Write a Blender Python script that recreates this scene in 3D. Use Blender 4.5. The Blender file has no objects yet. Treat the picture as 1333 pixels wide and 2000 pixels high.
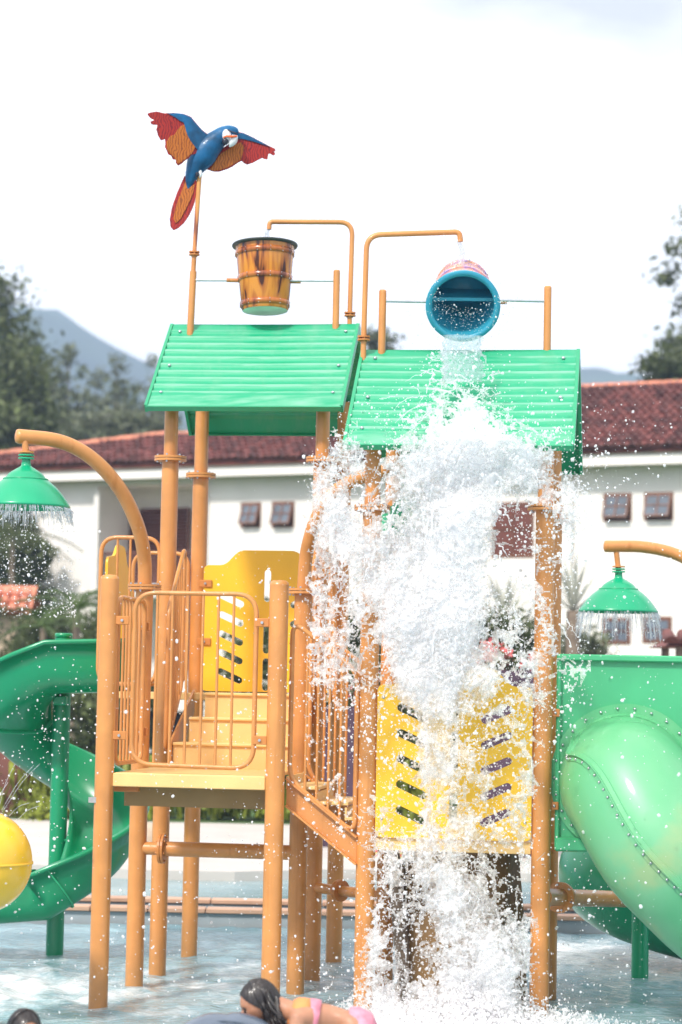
import bpy, bmesh, math, random
import numpy as np
from mathutils import Vector, Matrix, noise as mnoise
R = math.radians
rng = np.random.default_rng(7)
random.seed(7)

# ------------------------------------------------------------------ camera, world, sun, exposure
F_MM, HCAM = 80.0, 2.05
FPX = F_MM / 36.0 * 2000.0
PITCH = math.atan(340.0 / FPX)
ROLL = R(1.15)
sc = bpy.context.scene
col = sc.collection
fwd = Vector((0, math.cos(PITCH), math.sin(PITCH)))
U0 = Vector((0, -math.sin(PITCH), math.cos(PITCH)))
R0 = Vector((1, 0, 0))
cr = math.cos(ROLL) * R0 + math.sin(ROLL) * U0
cu = math.cos(ROLL) * U0 - math.sin(ROLL) * R0
cam_data = bpy.data.cameras.new('camera')
cam = bpy.data.objects.new('camera', cam_data)
col.objects.link(cam)
rot = Matrix((cr, cu, -fwd)).transposed()
cam.matrix_world = Matrix.Translation((0, 0, HCAM)) @ rot.to_4x4()
cam_data.sensor_fit = 'VERTICAL'
cam_data.sensor_height = 36.0
cam_data.sensor_width = 24.0
cam_data.lens = F_MM
cam_data.clip_start = 0.1
cam_data.clip_end = 20000
cam_data.dof.use_dof = True
cam_data.dof.focus_distance = 14.7
cam_data.dof.aperture_fstop = 1.9
sc.camera = cam

SUN_EL, SUN_AZ = R(45), R(214)          # azimuth from +Y clockwise (towards +X): behind and left of the camera
w = bpy.data.worlds.new('World')
sc.world = w
w.use_nodes = True
nt = w.node_tree
nt.nodes.clear()
out = nt.nodes.new('ShaderNodeOutputWorld')
sky = nt.nodes.new('ShaderNodeTexSky')
sky.sky_type = 'NISHITA'
sky.sun_disc = False
sky.sun_elevation = SUN_EL
sky.sun_rotation = SUN_AZ
sky.dust_density = 3
bg1 = nt.nodes.new('ShaderNodeBackground'); bg1.inputs[1].default_value = 0.12
nt.links.new(sky.outputs[0], bg1.inputs[0])
bg2 = nt.nodes.new('ShaderNodeBackground'); bg2.inputs[1].default_value = 1.22
tc = nt.nodes.new('ShaderNodeTexCoord')
mp = nt.nodes.new('ShaderNodeMapping'); mp.inputs['Scale'].default_value = (1, 1, 2.6)
nz = nt.nodes.new('ShaderNodeTexNoise'); nz.inputs['Scale'].default_value = 3.2; nz.inputs['Detail'].default_value = 7
nt.links.new(tc.outputs['Generated'], mp.inputs[0]); nt.links.new(mp.outputs[0], nz.inputs['Vector'])
rp = nt.nodes.new('ShaderNodeValToRGB')
rp.color_ramp.elements[0].position = 0.36; rp.color_ramp.elements[0].color = (0.53, 0.53, 0.535, 1)
rp.color_ramp.elements[1].position = 0.50; rp.color_ramp.elements[1].color = (1.0, 0.985, 0.97, 1)
nt.links.new(nz.outputs[0], rp.inputs[0]); nt.links.new(rp.outputs[0], bg2.inputs[0])
mx = nt.nodes.new('ShaderNodeMixShader'); mx.inputs[0].default_value = 0.93
nt.links.new(bg1.outputs[0], mx.inputs[1]); nt.links.new(bg2.outputs[0], mx.inputs[2])
nt.links.new(mx.outputs[0], out.inputs[0])

sl = bpy.data.lights.new('sun', 'SUN')
sl.energy = 3.1
sl.angle = R(6)
sl.color = (1.0, 0.955, 0.89)
so = bpy.data.objects.new('sun', sl)
col.objects.link(so)
sdir = Vector((math.sin(SUN_AZ) * math.cos(SUN_EL), math.cos(SUN_AZ) * math.cos(SUN_EL), math.sin(SUN_EL)))
so.rotation_euler = sdir.to_track_quat('Z', 'Y').to_euler()
sc.view_settings.view_transform = 'Standard'
sc.view_settings.look = 'None'
sc.view_settings.exposure = 0.60
sc.view_settings.gamma = 1
sc.cycles.use_denoising = True
sc.cycles.max_bounces = 9
sc.cycles.diffuse_bounces = 6
sc.cycles.transparent_max_bounces = 24
sc.cycles.volume_bounces = 1
sc.cycles.caustics_reflective = False
sc.cycles.caustics_refractive = False


def at(px, py, d):
    """point at forward distance d (metres along the ground) seen at a place of the photograph"""
    v = fwd + cr * ((px - 666.5) / FPX) + cu * ((1000 - py) / FPX)
    v = v * (d / v.y)
    return Vector((v.x, v.y, v.z + HCAM))


def ray(px, py):
    return fwd + cr * ((px - 666.5) / FPX) + cu * ((1000 - py) / FPX)


def hit(px, py, p0, n):
    r = ray(px, py)
    c = Vector((0, 0, HCAM))
    t = (p0 - c).dot(n) / r.dot(n)
    return c + r * t


# ------------------------------------------------------------------ materials
MATS = {}


def mat(name, rgb, rough=0.5, var=0.12, scale=6.0, bump=0.0, bscale=40.0, spec=0.5, coat=0.0, metal=0.0, fn=None, sss=0.0):
    m = bpy.data.materials.new(name)
    m.use_nodes = True
    n = m.node_tree.nodes
    l = m.node_tree.links
    b = n['Principled BSDF']
    b.inputs['Roughness'].default_value = rough
    b.inputs['Specular IOR Level'].default_value = spec
    b.inputs['Metallic'].default_value = metal
    b.inputs['Coat Weight'].default_value = coat
    b.inputs['Coat Roughness'].default_value = 0.08
    if sss:
        b.inputs['Subsurface Weight'].default_value = sss
        b.inputs['Subsurface Radius'].default_value = (.03, .012, .006)
    t = n.new('ShaderNodeTexCoord')
    z = n.new('ShaderNodeTexNoise')
    z.inputs['Scale'].default_value = scale
    z.inputs['Detail'].default_value = 6
    l.new(t.outputs['Object'], z.inputs['Vector'])
    r = n.new('ShaderNodeValToRGB')
    r.color_ramp.elements[0].position = .3
    r.color_ramp.elements[1].position = .7
    r.color_ramp.elements[0].color = (*[c * (1 - var) for c in rgb], 1)
    r.color_ramp.elements[1].color = (*[min(1, c * (1 + var)) for c in rgb], 1)
    l.new(z.outputs[0], r.inputs[0])
    l.new(r.outputs[0], b.inputs['Base Color'])
    if bump:
        z2 = n.new('ShaderNodeTexNoise')
        z2.inputs['Scale'].default_value = bscale
        z2.inputs['Detail'].default_value = 4
        l.new(t.outputs['Object'], z2.inputs['Vector'])
        bp = n.new('ShaderNodeBump')
        bp.inputs['Strength'].default_value = bump
        bp.inputs['Distance'].default_value = 0.01
        l.new(z2.outputs[0], bp.inputs['Height'])
        l.new(bp.outputs[0], b.inputs['Normal'])
    if fn:
        fn(m, n, l, b, t, r)
    MATS[name] = m
    return m


def island_tint(m, n, l, b, t, r, amt=.5):
    """per-object variation for tiles and the like"""
    oi = n.new('ShaderNodeObjectInfo')
    hs = n.new('ShaderNodeHueSaturation')
    mr = n.new('ShaderNodeMapRange')
    mr.inputs[3].default_value = 1 - amt
    mr.inputs[4].default_value = 1 + amt
    l.new(oi.outputs['Random'], mr.inputs[0])
    l.new(mr.outputs[0], hs.inputs['Value'])
    l.new(r.outputs[0], hs.inputs['Color'])
    l.new(hs.outputs[0], b.inputs['Base Color'])


def wet_orange(m, n, l, b, t, r):
    # drip streaks: stretched noise darkens and glosses the paint
    mp = n.new('ShaderNodeMapping'); mp.inputs['Scale'].default_value = (18, 18, 1.1)
    z = n.new('ShaderNodeTexNoise'); z.inputs['Scale'].default_value = 1.0; z.inputs['Detail'].default_value = 3
    l.new(t.outputs['Object'], mp.inputs[0]); l.new(mp.outputs[0], z.inputs['Vector'])
    rr = n.new('ShaderNodeValToRGB'); rr.color_ramp.elements[0].position = .58; rr.color_ramp.elements[1].position = .74
    rr.color_ramp.elements[0].color = (1, 1, 1, 1); rr.color_ramp.elements[1].color = (.80, .70, .55, 1)
    l.new(z.outputs[0], rr.inputs[0])
    mm = n.new('ShaderNodeMixRGB'); mm.blend_type = 'MULTIPLY'; mm.inputs[0].default_value = .8
    l.new(r.outputs[0], mm.inputs[1]); l.new(rr.outputs[0], mm.inputs[2]); l.new(mm.outputs[0], b.inputs['Base Color'])
    sx = n.new('ShaderNodeSeparateXYZ'); l.new(t.outputs['Object'], sx.inputs[0])
    gr = n.new('ShaderNodeMapRange'); gr.inputs[1].default_value = .34; gr.inputs[2].default_value = .0; gr.inputs[3].default_value = 0; gr.inputs[4].default_value = .75
    l.new(sx.outputs['Z'], gr.inputs[0])
    z4 = n.new('ShaderNodeTexNoise'); z4.inputs['Scale'].default_value = 13; z4.inputs['Detail'].default_value = 8; z4.inputs['Roughness'].default_value = .7
    l.new(t.outputs['Object'], z4.inputs['Vector'])
    gm = n.new('ShaderNodeMath'); gm.operation = 'MULTIPLY'; l.new(gr.outputs[0], gm.inputs[0]); l.new(z4.outputs[0], gm.inputs[1])
    sc_ = n.new('ShaderNodeMapRange'); sc_.inputs[1].default_value = .64; sc_.inputs[2].default_value = .70; sc_.inputs[3].default_value = 0; sc_.inputs[4].default_value = .45
    l.new(z4.outputs[0], sc_.inputs[0])
    mg = n.new('ShaderNodeMixRGB'); mg.inputs[2].default_value = (.20, .13, .055, 1)
    l.new(gm.outputs[0], mg.inputs[0]); l.new(mm.outputs[0], mg.inputs[1])
    ms = n.new('ShaderNodeMixRGB'); ms.inputs[2].default_value = (.62, .40, .22, 1)
    l.new(sc_.outputs[0], ms.inputs[0]); l.new(mg.outputs[0], ms.inputs[1]); l.new(ms.outputs[0], b.inputs['Base Color'])
    # rain-like drops standing on the paint
    v = n.new('ShaderNodeTexVoronoi'); v.inputs['Scale'].default_value = 75
    l.new(t.outputs['Object'], v.inputs['Vector'])
    r2 = n.new('ShaderNodeValToRGB'); r2.color_ramp.elements[0].position = .0; r2.color_ramp.elements[1].position = .3
    r2.color_ramp.elements[0].color = (1, 1, 1, 1); r2.color_ramp.elements[1].color = (0, 0, 0, 1)
    l.new(v.outputs['Distance'], r2.inputs[0])
    bp = n.new('ShaderNodeBump'); bp.inputs['Strength'].default_value = .35; bp.inputs['Distance'].default_value = .004
    l.new(r2.outputs[0], bp.inputs['Height']); l.new(bp.outputs[0], b.inputs['Normal'])


ORANGE = mat('orange_paint', (.60, .25, .068), .36, .12, 5, spec=.5, coat=.12, fn=wet_orange)
ORANGE_D = mat('orange_paint_brackets', (.54, .20, .045), .45, .07, 8)
CREAM = mat('cream_deck_paint', (.78, .50, .19), .42, .06, 5, bump=.1, bscale=120)
BROWN_UNDER = mat('brown_underside', (.30, .19, .07), .6, .1, 6)


def worn_yellow(m, n, l, b, t, r):
    pass


YELLOW = mat('yellow_plastic', (.86, .49, .022), .38, .05, 3, bump=.12, bscale=160)
YELLOW_BALL = mat('yellow_fibreglass', (.88, .50, .025), .25, .10, 3, coat=.3)
GREEN = mat('green_fibreglass', (.02, .33, .15), .34, .10, 2.2, coat=.1)
GREEN_DEEP = mat('green_open_flume', (.003, .245, .10), .30, .12, 2.2, coat=.12)


def tube_green_fn(m, n, l, b, t, r):
    z = n.new('ShaderNodeTexNoise'); z.inputs['Scale'].default_value = 1.3; z.inputs['Detail'].default_value = 5
    l.new(t.outputs['Object'], z.inputs['Vector'])
    rr = n.new('ShaderNodeValToRGB')
    rr.color_ramp.elements[0].position = .4; rr.color_ramp.elements[0].color = (.09, .40, .17, 1)
    rr.color_ramp.elements[1].position = .62; rr.color_ramp.elements[1].color = (.15, .43, .21, 1)
    e = rr.color_ramp.elements.new(.70); e.color = (.27, .41, .19, 1)
    l.new(z.outputs[0], rr.inputs[0]); l.new(rr.outputs[0], b.inputs['Base Color'])


GREEN_TUBE = mat('green_weathered_tube', (.15, .47, .24), .43, .1, 2, coat=.2, fn=tube_green_fn)


def roof_green_fn(m, n, l, b, t, r):
    # paler raised ribs and a worn, chalky eave band (follows the height within each rib)
    at_ = n.new('ShaderNodeAttribute'); at_.attribute_name = 'paleness'
    z = n.new('ShaderNodeTexNoise'); z.inputs['Scale'].default_value = 3.0; z.inputs['Detail'].default_value = 8
    mp = n.new('ShaderNodeMapping'); mp.inputs['Scale'].default_value = (1, 5, 5)
    l.new(t.outputs['Object'], mp.inputs[0]); l.new(mp.outputs[0], z.inputs['Vector'])
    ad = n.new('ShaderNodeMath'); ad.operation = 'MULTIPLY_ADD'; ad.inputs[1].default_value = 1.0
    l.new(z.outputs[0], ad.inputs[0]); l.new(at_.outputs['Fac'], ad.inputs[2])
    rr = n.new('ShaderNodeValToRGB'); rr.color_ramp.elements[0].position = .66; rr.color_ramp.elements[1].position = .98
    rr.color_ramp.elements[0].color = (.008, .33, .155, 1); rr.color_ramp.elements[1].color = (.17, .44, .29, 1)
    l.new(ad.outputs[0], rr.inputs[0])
    z5 = n.new('ShaderNodeTexNoise'); z5.inputs['Scale'].default_value = 2.2; z5.inputs['Detail'].default_value = 9; z5.inputs['Roughness'].default_value = .7
    m5 = n.new('ShaderNodeMapping'); m5.inputs['Scale'].default_value = (3.5, 1, 1)
    l.new(t.outputs['Object'], m5.inputs[0]); l.new(m5.outputs[0], z5.inputs['Vector'])
    r5 = n.new('ShaderNodeMapRange'); r5.inputs[1].default_value = .50; r5.inputs[2].default_value = .72; r5.inputs[3].default_value = 0; r5.inputs[4].default_value = .5
    l.new(z5.outputs[0], r5.inputs[0])
    x5 = n.new('ShaderNodeMixRGB'); x5.inputs[2].default_value = (.10, .36, .21, 1)
    l.new(r5.outputs[0], x5.inputs[0]); l.new(rr.outputs[0], x5.inputs[1]); l.new(x5.outputs[0], b.inputs['Base Color'])


GREEN_PANEL = mat('green_entry_panel', (.06, .39, .17), .34, .10, 2, coat=.12)
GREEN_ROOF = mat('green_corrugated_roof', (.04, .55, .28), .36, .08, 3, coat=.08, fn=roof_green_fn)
GREEN_SHADE = mat('green_shower_shade', (.004, .33, .15), .30, .08, 3, coat=.12)
BLUE_IN = mat('blue_bucket_inside', (.03, .30, .42), .35, .1, 4, coat=.1)
STEEL = mat('steel', (.55, .56, .58), .3, .1, 20, metal=.9)
BLACKRIM = mat('dark_rim', (.03, .035, .03), .4, .1, 10)
WHITE_UNDER = mat('pale_bucket_base', (.78, .68, .64), .5, .2, 6)


def wood_fn(colA, colB, colC):
    def f(m, n, l, b, t, r):
        mp = n.new('ShaderNodeMapping'); mp.inputs['Scale'].default_value = (1, 1, .16)
        l.new(t.outputs['Object'], mp.inputs[0])
        z = n.new('ShaderNodeTexNoise'); z.inputs['Scale'].default_value = 17; z.inputs['Detail'].default_value = 2.5; z.inputs['Distortion'].default_value = .6
        l.new(mp.outputs[0], z.inputs['Vector'])
        rr = n.new('ShaderNodeValToRGB')
        rr.color_ramp.elements[0].position = .37; rr.color_ramp.elements[0].color = (*colC, 1)
        rr.color_ramp.elements[1].position = .60; rr.color_ramp.elements[1].color = (*colA, 1)
        e = rr.color_ramp.elements.new(.44); e.color = (*colB, 1)
        l.new(z.outputs[0], rr.inputs[0]); l.new(rr.outputs[0], b.inputs['Base Color'])
    return f


WOOD = mat('painted_woodgrain', (.6, .25, .05), .22, fn=wood_fn((.66, .25, .03), (.42, .12, .018), (.06, .014, .008)), coat=.25)
WOOD_HOOP = mat('painted_wood_hoop', (.6, .25, .05), .22, fn=wood_fn((.46, .14, .02), (.30, .07, .016), (.12, .025, .01)), coat=.15)
BUCKET_PINK = mat('painted_pink_orange_stave', (.7, .3, .2), .25, fn=wood_fn((.80, .38, .20), (.62, .30, .35), (.33, .22, .45)), coat=.5)
POLE_WOOD = mat('painted_grain_pole', (.6, .28, .08), .3, fn=wood_fn((.66, .31, .08), (.55, .2, .06), (.25, .07, .03)))
P_BLUE = mat('parrot_blue', (.003, .085, .20), .42, .6, 7, bump=.4, bscale=30, coat=.08, spec=.3)
P_RED = mat('parrot_red', (.42, .035, .03), .3, .4, 10, coat=.3)


def feather_fn(m, n, l, b, t, r):
    wv = n.new('ShaderNodeTexWave'); wv.inputs['Scale'].default_value = 16; wv.inputs['Distortion'].default_value = 9; wv.inputs['Detail'].default_value = 2
    l.new(t.outputs['Object'], wv.inputs['Vector'])
    rr = n.new('ShaderNodeValToRGB'); rr.color_ramp.elements[0].color = (.22, .055, .012, 1); rr.color_ramp.elements[1].color = (.46, .13, .018, 1)
    rr.color_ramp.elements[1].position = .5
    l.new(wv.outputs[0], rr.inputs[0]); l.new(rr.outputs[0], b.inputs['Base Color'])


def red_fn(m, n, l, b, t, r):
    wv = n.new('ShaderNodeTexWave'); wv.inputs['Scale'].default_value = 15; wv.inputs['Distortion'].default_value = 10; wv.inputs['Detail'].default_value = 2
    l.new(t.outputs['Object'], wv.inputs['Vector'])
    rr = n.new('ShaderNodeValToRGB'); rr.color_ramp.elements[0].color = (.16, .012, .018, 1); rr.color_ramp.elements[1].color = (.36, .025, .018, 1)
    rr.color_ramp.elements[1].position = .5
    l.new(wv.outputs[0], rr.inputs[0]); l.new(rr.outputs[0], b.inputs['Base Color'])


P_ORANGE = mat('parrot_orange', (.6, .2, .03), .5, fn=feather_fn, spec=.25)
P_RED = mat('parrot_red_feathers', (.42, .035, .03), .5, fn=red_fn, spec=.25)
P_WHITE = mat('parrot_white', (.72, .72, .72), .35, .05)
P_DARK = mat('parrot_dark_beak', (.03, .03, .045), .3)
P_STRIPE = mat('parrot_orange_stripe', (.85, .14, .03), .3, .05)
WALL = mat('white_render', (.82, .77, .725), .85, .07, .8, bump=.1, bscale=8)
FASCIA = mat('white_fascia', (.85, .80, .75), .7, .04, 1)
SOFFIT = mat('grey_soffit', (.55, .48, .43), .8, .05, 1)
BRICKW = mat('brown_wood_frame', (.17, .062, .028), .5, .2, 4)
SHUT = mat('brown_shutter', (.14, .035, .02), .5, .15, 3)
GLASS = mat('window_glass', (.10, .12, .15), .08, .3, 2, spec=.8)
ROOM_DARK = mat('unlit_room_dark', (.03, .022, .022), .9)  # darkness of the unlit rooms put into the colour
TILE = mat('clay_tile', (.17, .048, .038), .75, .35, 2.5, bump=.3, bscale=20, fn=lambda m, n, l, b, t, r: island_tint(m, n, l, b, t, r, .5))
TILE2 = mat('clay_tile_pale', (.60, .22, .13), .75, .2, 3)
BARK = mat('bark', (.20, .15, .11), .85, .3, 8, bump=.4, bscale=30)
CONC = mat('pale_concrete', (.50, .46, .42), .8, .08, 1.2, bump=.1, bscale=30)
COPING = mat('terracotta_coping', (.50, .30, .20), .6, .15, 3)
DARKG = mat('gutter_dark', (.05, .05, .055), .6)
POOLW = mat('pool_wall_grey', (.32, .36, .38), .6, .12, 3)
SAND = mat('tan_stone', (.55, .42, .30), .8, .15, 3)
LAWN = mat('lawn', (.05, .10, .02), .9, .4, 3)
EARTH = mat('terrain', (.06, .08, .035), .9, .3, .05)
TRUNKF = mat('brown_faux_rock', (.17, .095, .032), .6, .3, 5, bump=.5, bscale=12)
HILLM = mat('hill_forest', (.035, .06, .03), .95, .5, .02)
SKIN = mat('skin', (.46, .215, .125), .5, .12, 14, sss=.15)
HAIR = mat('wet_dark_hair', (.014, .008, .006), .38, .3, 40, coat=.3)
SWIM_O = mat('orange_swimsuit', (.78, .27, .08), .6, .08, 20)
SWIM_P = mat('pink_swimsuit', (.74, .25, .32), .6, .25, 26)
TUBEM = mat('grey_blue_vinyl', (.10, .125, .165), .22, .15, 5, coat=.4)
YDOT = mat('yellow_print', (.9, .7, .05), .4)
FLOWER = mat('pink_flower', (.80, .20, .20), .7, .3, 20)
PURPLE = mat('dark_planter', (.07, .035, .06), .6, .3, 6)
MAROON = mat('maroon_wall', (.14, .05, .035), .7, .25, 3)
EYE = mat('eye_dark', (.02, .015, .012), .1)
LIP = mat('lip', (.5, .16, .13), .5)
RED_F = mat('red_float', (.75, .06, .09), .35)
YEL_F = mat('lime_float', (.72, .75, .18), .35)
WHT_F = mat('white_float', (.75, .8, .8), .35)


def leaf_mat(name, rgb, var=.45):
    m = mat(name, rgb, .6, var, 1.4)
    n = m.node_tree.nodes; l = m.node_tree.links; b = n['Principled BSDF']
    # leaf to leaf variation from each leaf island
    g = n.new('ShaderNodeNewGeometry')
    hs = n.new('ShaderNodeHueSaturation')
    mr = n.new('ShaderNodeMapRange'); mr.inputs[3].default_value = .55; mr.inputs[4].default_value = 1.6
    src = b.inputs['Base Color'].links[0].from_socket
    l.new(g.outputs['Random Per Island'], mr.inputs[0]); l.new(mr.outputs[0], hs.inputs['Value'])
    l.new(src, hs.inputs['Color']); l.new(hs.outputs[0], b.inputs['Base Color'])
    tr = n.new('ShaderNodeBsdfTranslucent'); l.new(hs.outputs[0], tr.inputs[0])
    ms = n.new('ShaderNodeMixShader'); ms.inputs[0].default_value = .35
    o = n['Material Output']
    l.new(b.outputs[0], ms.inputs[1]); l.new(tr.outputs[0], ms.inputs[2]); l.new(ms.outputs[0], o.inputs[0])
    return m


LEAF_E = leaf_mat('eucalyptus_leaves', (.105, .125, .055))
LEAF_D = leaf_mat('dark_leaves', (.085, .105, .035))
LEAF_G = leaf_mat('grey_green_leaves', (.14, .155, .09))
LEAF_Y = leaf_mat('yellow_green_hedge', (.26, .30, .04))
LEAF_P = leaf_mat('palm_green', (.10, .15, .045))
LEAF_A = leaf_mat('agave_grey', (.42, .42, .36), .2)


def froth_mat(name, alpha, fine):
    m = bpy.data.materials.new(name); m.use_nodes = True
    n = m.node_tree.nodes; l = m.node_tree.links; n.clear()
    o = n.new('ShaderNodeOutputMaterial')
    b = n.new('ShaderNodeBsdfPrincipled')
    b.inputs['Base Color'].default_value = (.985, .98, .985, 1)
    b.inputs['Roughness'].default_value = .22
    b.inputs['IOR'].default_value = 1.33
    tl = n.new('ShaderNodeBsdfTranslucent'); tl.inputs[0].default_value = (1, .99, .995, 1)
    m1 = n.new('ShaderNodeMixShader'); m1.inputs[0].default_value = .55
    l.new(b.outputs[0], m1.inputs[1]); l.new(tl.outputs[0], m1.inputs[2])
    tp = n.new('ShaderNodeBsdfTransparent')
    m2 = n.new('ShaderNodeMixShader')
    l.new(tp.outputs[0], m2.inputs[1]); l.new(m1.outputs[0], m2.inputs[2]); l.new(m2.outputs[0], o.inputs[0])
    t = n.new('ShaderNodeTexCoord')
    if fine:
        z = n.new('ShaderNodeTexNoise'); z.inputs['Scale'].default_value = 9; z.inputs['Detail'].default_value = 6; z.inputs['Roughness'].default_value = .65
        l.new(t.outputs['Object'], z.inputs['Vector'])
        sb_ = n.new('ShaderNodeVectorMath'); sb_.operation = 'MULTIPLY_ADD'; sb_.inputs[1].default_value = (.16, .16, .16)
        l.new(z.outputs['Color'], sb_.inputs[0]); l.new(t.outputs['Object'], sb_.inputs[2])
        vo = n.new('ShaderNodeTexVoronoi'); vo.feature = 'DISTANCE_TO_EDGE'; vo.inputs['Scale'].default_value = 17
        l.new(sb_.outputs[0], vo.inputs['Vector'])
        web = n.new('ShaderNodeMapRange'); web.inputs[1].default_value = .01; web.inputs[2].default_value = .12
        web.inputs[3].default_value = 1; web.inputs[4].default_value = 0
        l.new(vo.outputs['Distance'], web.inputs[0])
        r = n.new('ShaderNodeMapRange'); r.inputs[1].default_value = .46; r.inputs[2].default_value = .66
        r.inputs[3].default_value = .22; r.inputs[4].default_value = .92
        l.new(z.outputs[0], r.inputs[0])
        mxm = n.new('ShaderNodeMath'); mxm.operation = 'MAXIMUM'
        l.new(web.outputs[0], mxm.inputs[0]); l.new(r.outputs[0], mxm.inputs[1])
        vo2 = n.new('ShaderNodeTexVoronoi'); vo2.feature = 'DISTANCE_TO_EDGE'; vo2.inputs['Scale'].default_value = 41
        l.new(sb_.outputs[0], vo2.inputs['Vector'])
        web2 = n.new('ShaderNodeMapRange'); web2.inputs[1].default_value = .01; web2.inputs[2].default_value = .16
        web2.inputs[3].default_value = .85; web2.inputs[4].default_value = 0
        l.new(vo2.outputs['Distance'], web2.inputs[0])
        mx2 = n.new('ShaderNodeMath'); mx2.operation = 'MAXIMUM'
        l.new(mxm.outputs[0], mx2.inputs[0]); l.new(web2.outputs[0], mx2.inputs[1])
        ml = n.new('ShaderNodeMath'); ml.operation = 'MULTIPLY'; ml.inputs[1].default_value = alpha
        l.new(mx2.outputs[0], ml.inputs[0]); l.new(ml.outputs[0], m2.inputs[0])
        z2 = n.new('ShaderNodeTexNoise'); z2.inputs['Scale'].default_value = 34; z2.inputs['Detail'].default_value = 4; z2.inputs['Roughness'].default_value = .6
        l.new(t.outputs['Object'], z2.inputs['Vector'])
        a2 = n.new('ShaderNodeMath'); a2.operation = 'MULTIPLY_ADD'; a2.inputs[1].default_value = .5
        l.new(web.outputs[0], a2.inputs[0]); l.new(z2.outputs[0], a2.inputs[2])
        bp = n.new('ShaderNodeBump'); bp.inputs['Strength'].default_value = .55; bp.inputs['Distance'].default_value = .015
        l.new(a2.outputs[0], bp.inputs['Height']); l.new(bp.outputs[0], b.inputs['Normal'])
    else:
        m2.inputs[0].default_value = alpha
    MATS[name] = m
    return m


FROTH = froth_mat('falling_water_froth', .95, True)
DROP = froth_mat('water_drops', .68, False)
JET = froth_mat('water_jet', .62, True)
JET.node_tree.nodes['Principled BSDF'].inputs['Base Color'].default_value = (.55, .62, .70, 1)


def pool_mat(name, base, deep, foam):
    m = bpy.data.materials.new(name); m.use_nodes = True
    n = m.node_tree.nodes; l = m.node_tree.links; b = n['Principled BSDF']
    b.inputs['Roughness'].default_value = .07; b.inputs['IOR'].default_value = 1.33; b.inputs['Specular IOR Level'].default_value = .8
    t = n.new('ShaderNodeTexCoord')
    z = n.new('ShaderNodeTexNoise'); z.inputs['Scale'].default_value = .9; z.inputs['Detail'].default_value = 5
    l.new(t.outputs['Object'], z.inputs['Vector'])
    r = n.new('ShaderNodeValToRGB'); r.color_ramp.elements[0].position = .35; r.color_ramp.elements[0].color = (*deep, 1)
    r.color_ramp.elements[1].position = .62; r.color_ramp.elements[1].color = (*base, 1)
    l.new(z.outputs[0], r.inputs[0])
    # aerated foam streaks
    mp = n.new('ShaderNodeMapping'); mp.inputs['Scale'].default_value = (1.2, .8, 1)
    z3 = n.new('ShaderNodeTexNoise'); z3.inputs['Scale'].default_value = 3.0; z3.inputs['Detail'].default_value = 9; z3.inputs['Roughness'].default_value = .72
    l.new(t.outputs['Object'], mp.inputs[0]); l.new(mp.outputs[0], z3.inputs['Vector'])
    at_ = n.new('ShaderNodeAttribute'); at_.attribute_name = 'foam'
    ad = n.new('ShaderNodeMath'); ad.operation = 'ADD'
    l.new(z3.outputs[0], ad.inputs[0]); l.new(at_.outputs['Fac'], ad.inputs[1])
    fr = n.new('ShaderNodeMapRange'); fr.inputs[1].default_value = foam; fr.inputs[2].default_value = foam + .28; fr.clamp = True
    l.new(ad.outputs[0], fr.inputs[0])
    mm = n.new('ShaderNodeMixRGB'); mm.inputs[2].default_value = (.80, .84, .86, 1)
    l.new(fr.outputs[0], mm.inputs[0]); l.new(r.outputs[0], mm.inputs[1]); l.new(mm.outputs[0], b.inputs['Base Color'])
    z2 = n.new('ShaderNodeTexNoise'); z2.inputs['Scale'].default_value = 9; z2.inputs['Detail'].default_value = 6; z2.inputs['Roughness'].default_value = .6
    l.new(t.outputs['Object'], z2.inputs['Vector'])
    bp = n.new('ShaderNodeBump'); bp.inputs['Strength'].default_value = .5; bp.inputs['Distance'].default_value = .05
    l.new(z2.outputs[0], bp.inputs['Height']); l.new(bp.outputs[0], b.inputs['Normal'])
    return m


WATER = pool_mat('pool_water', (.28, .42, .46), (.14, .26, .30), .57)
WATER2 = pool_mat('upper_pool_water', (.26, .38, .40), (.16, .27, .29), .80)


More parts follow.
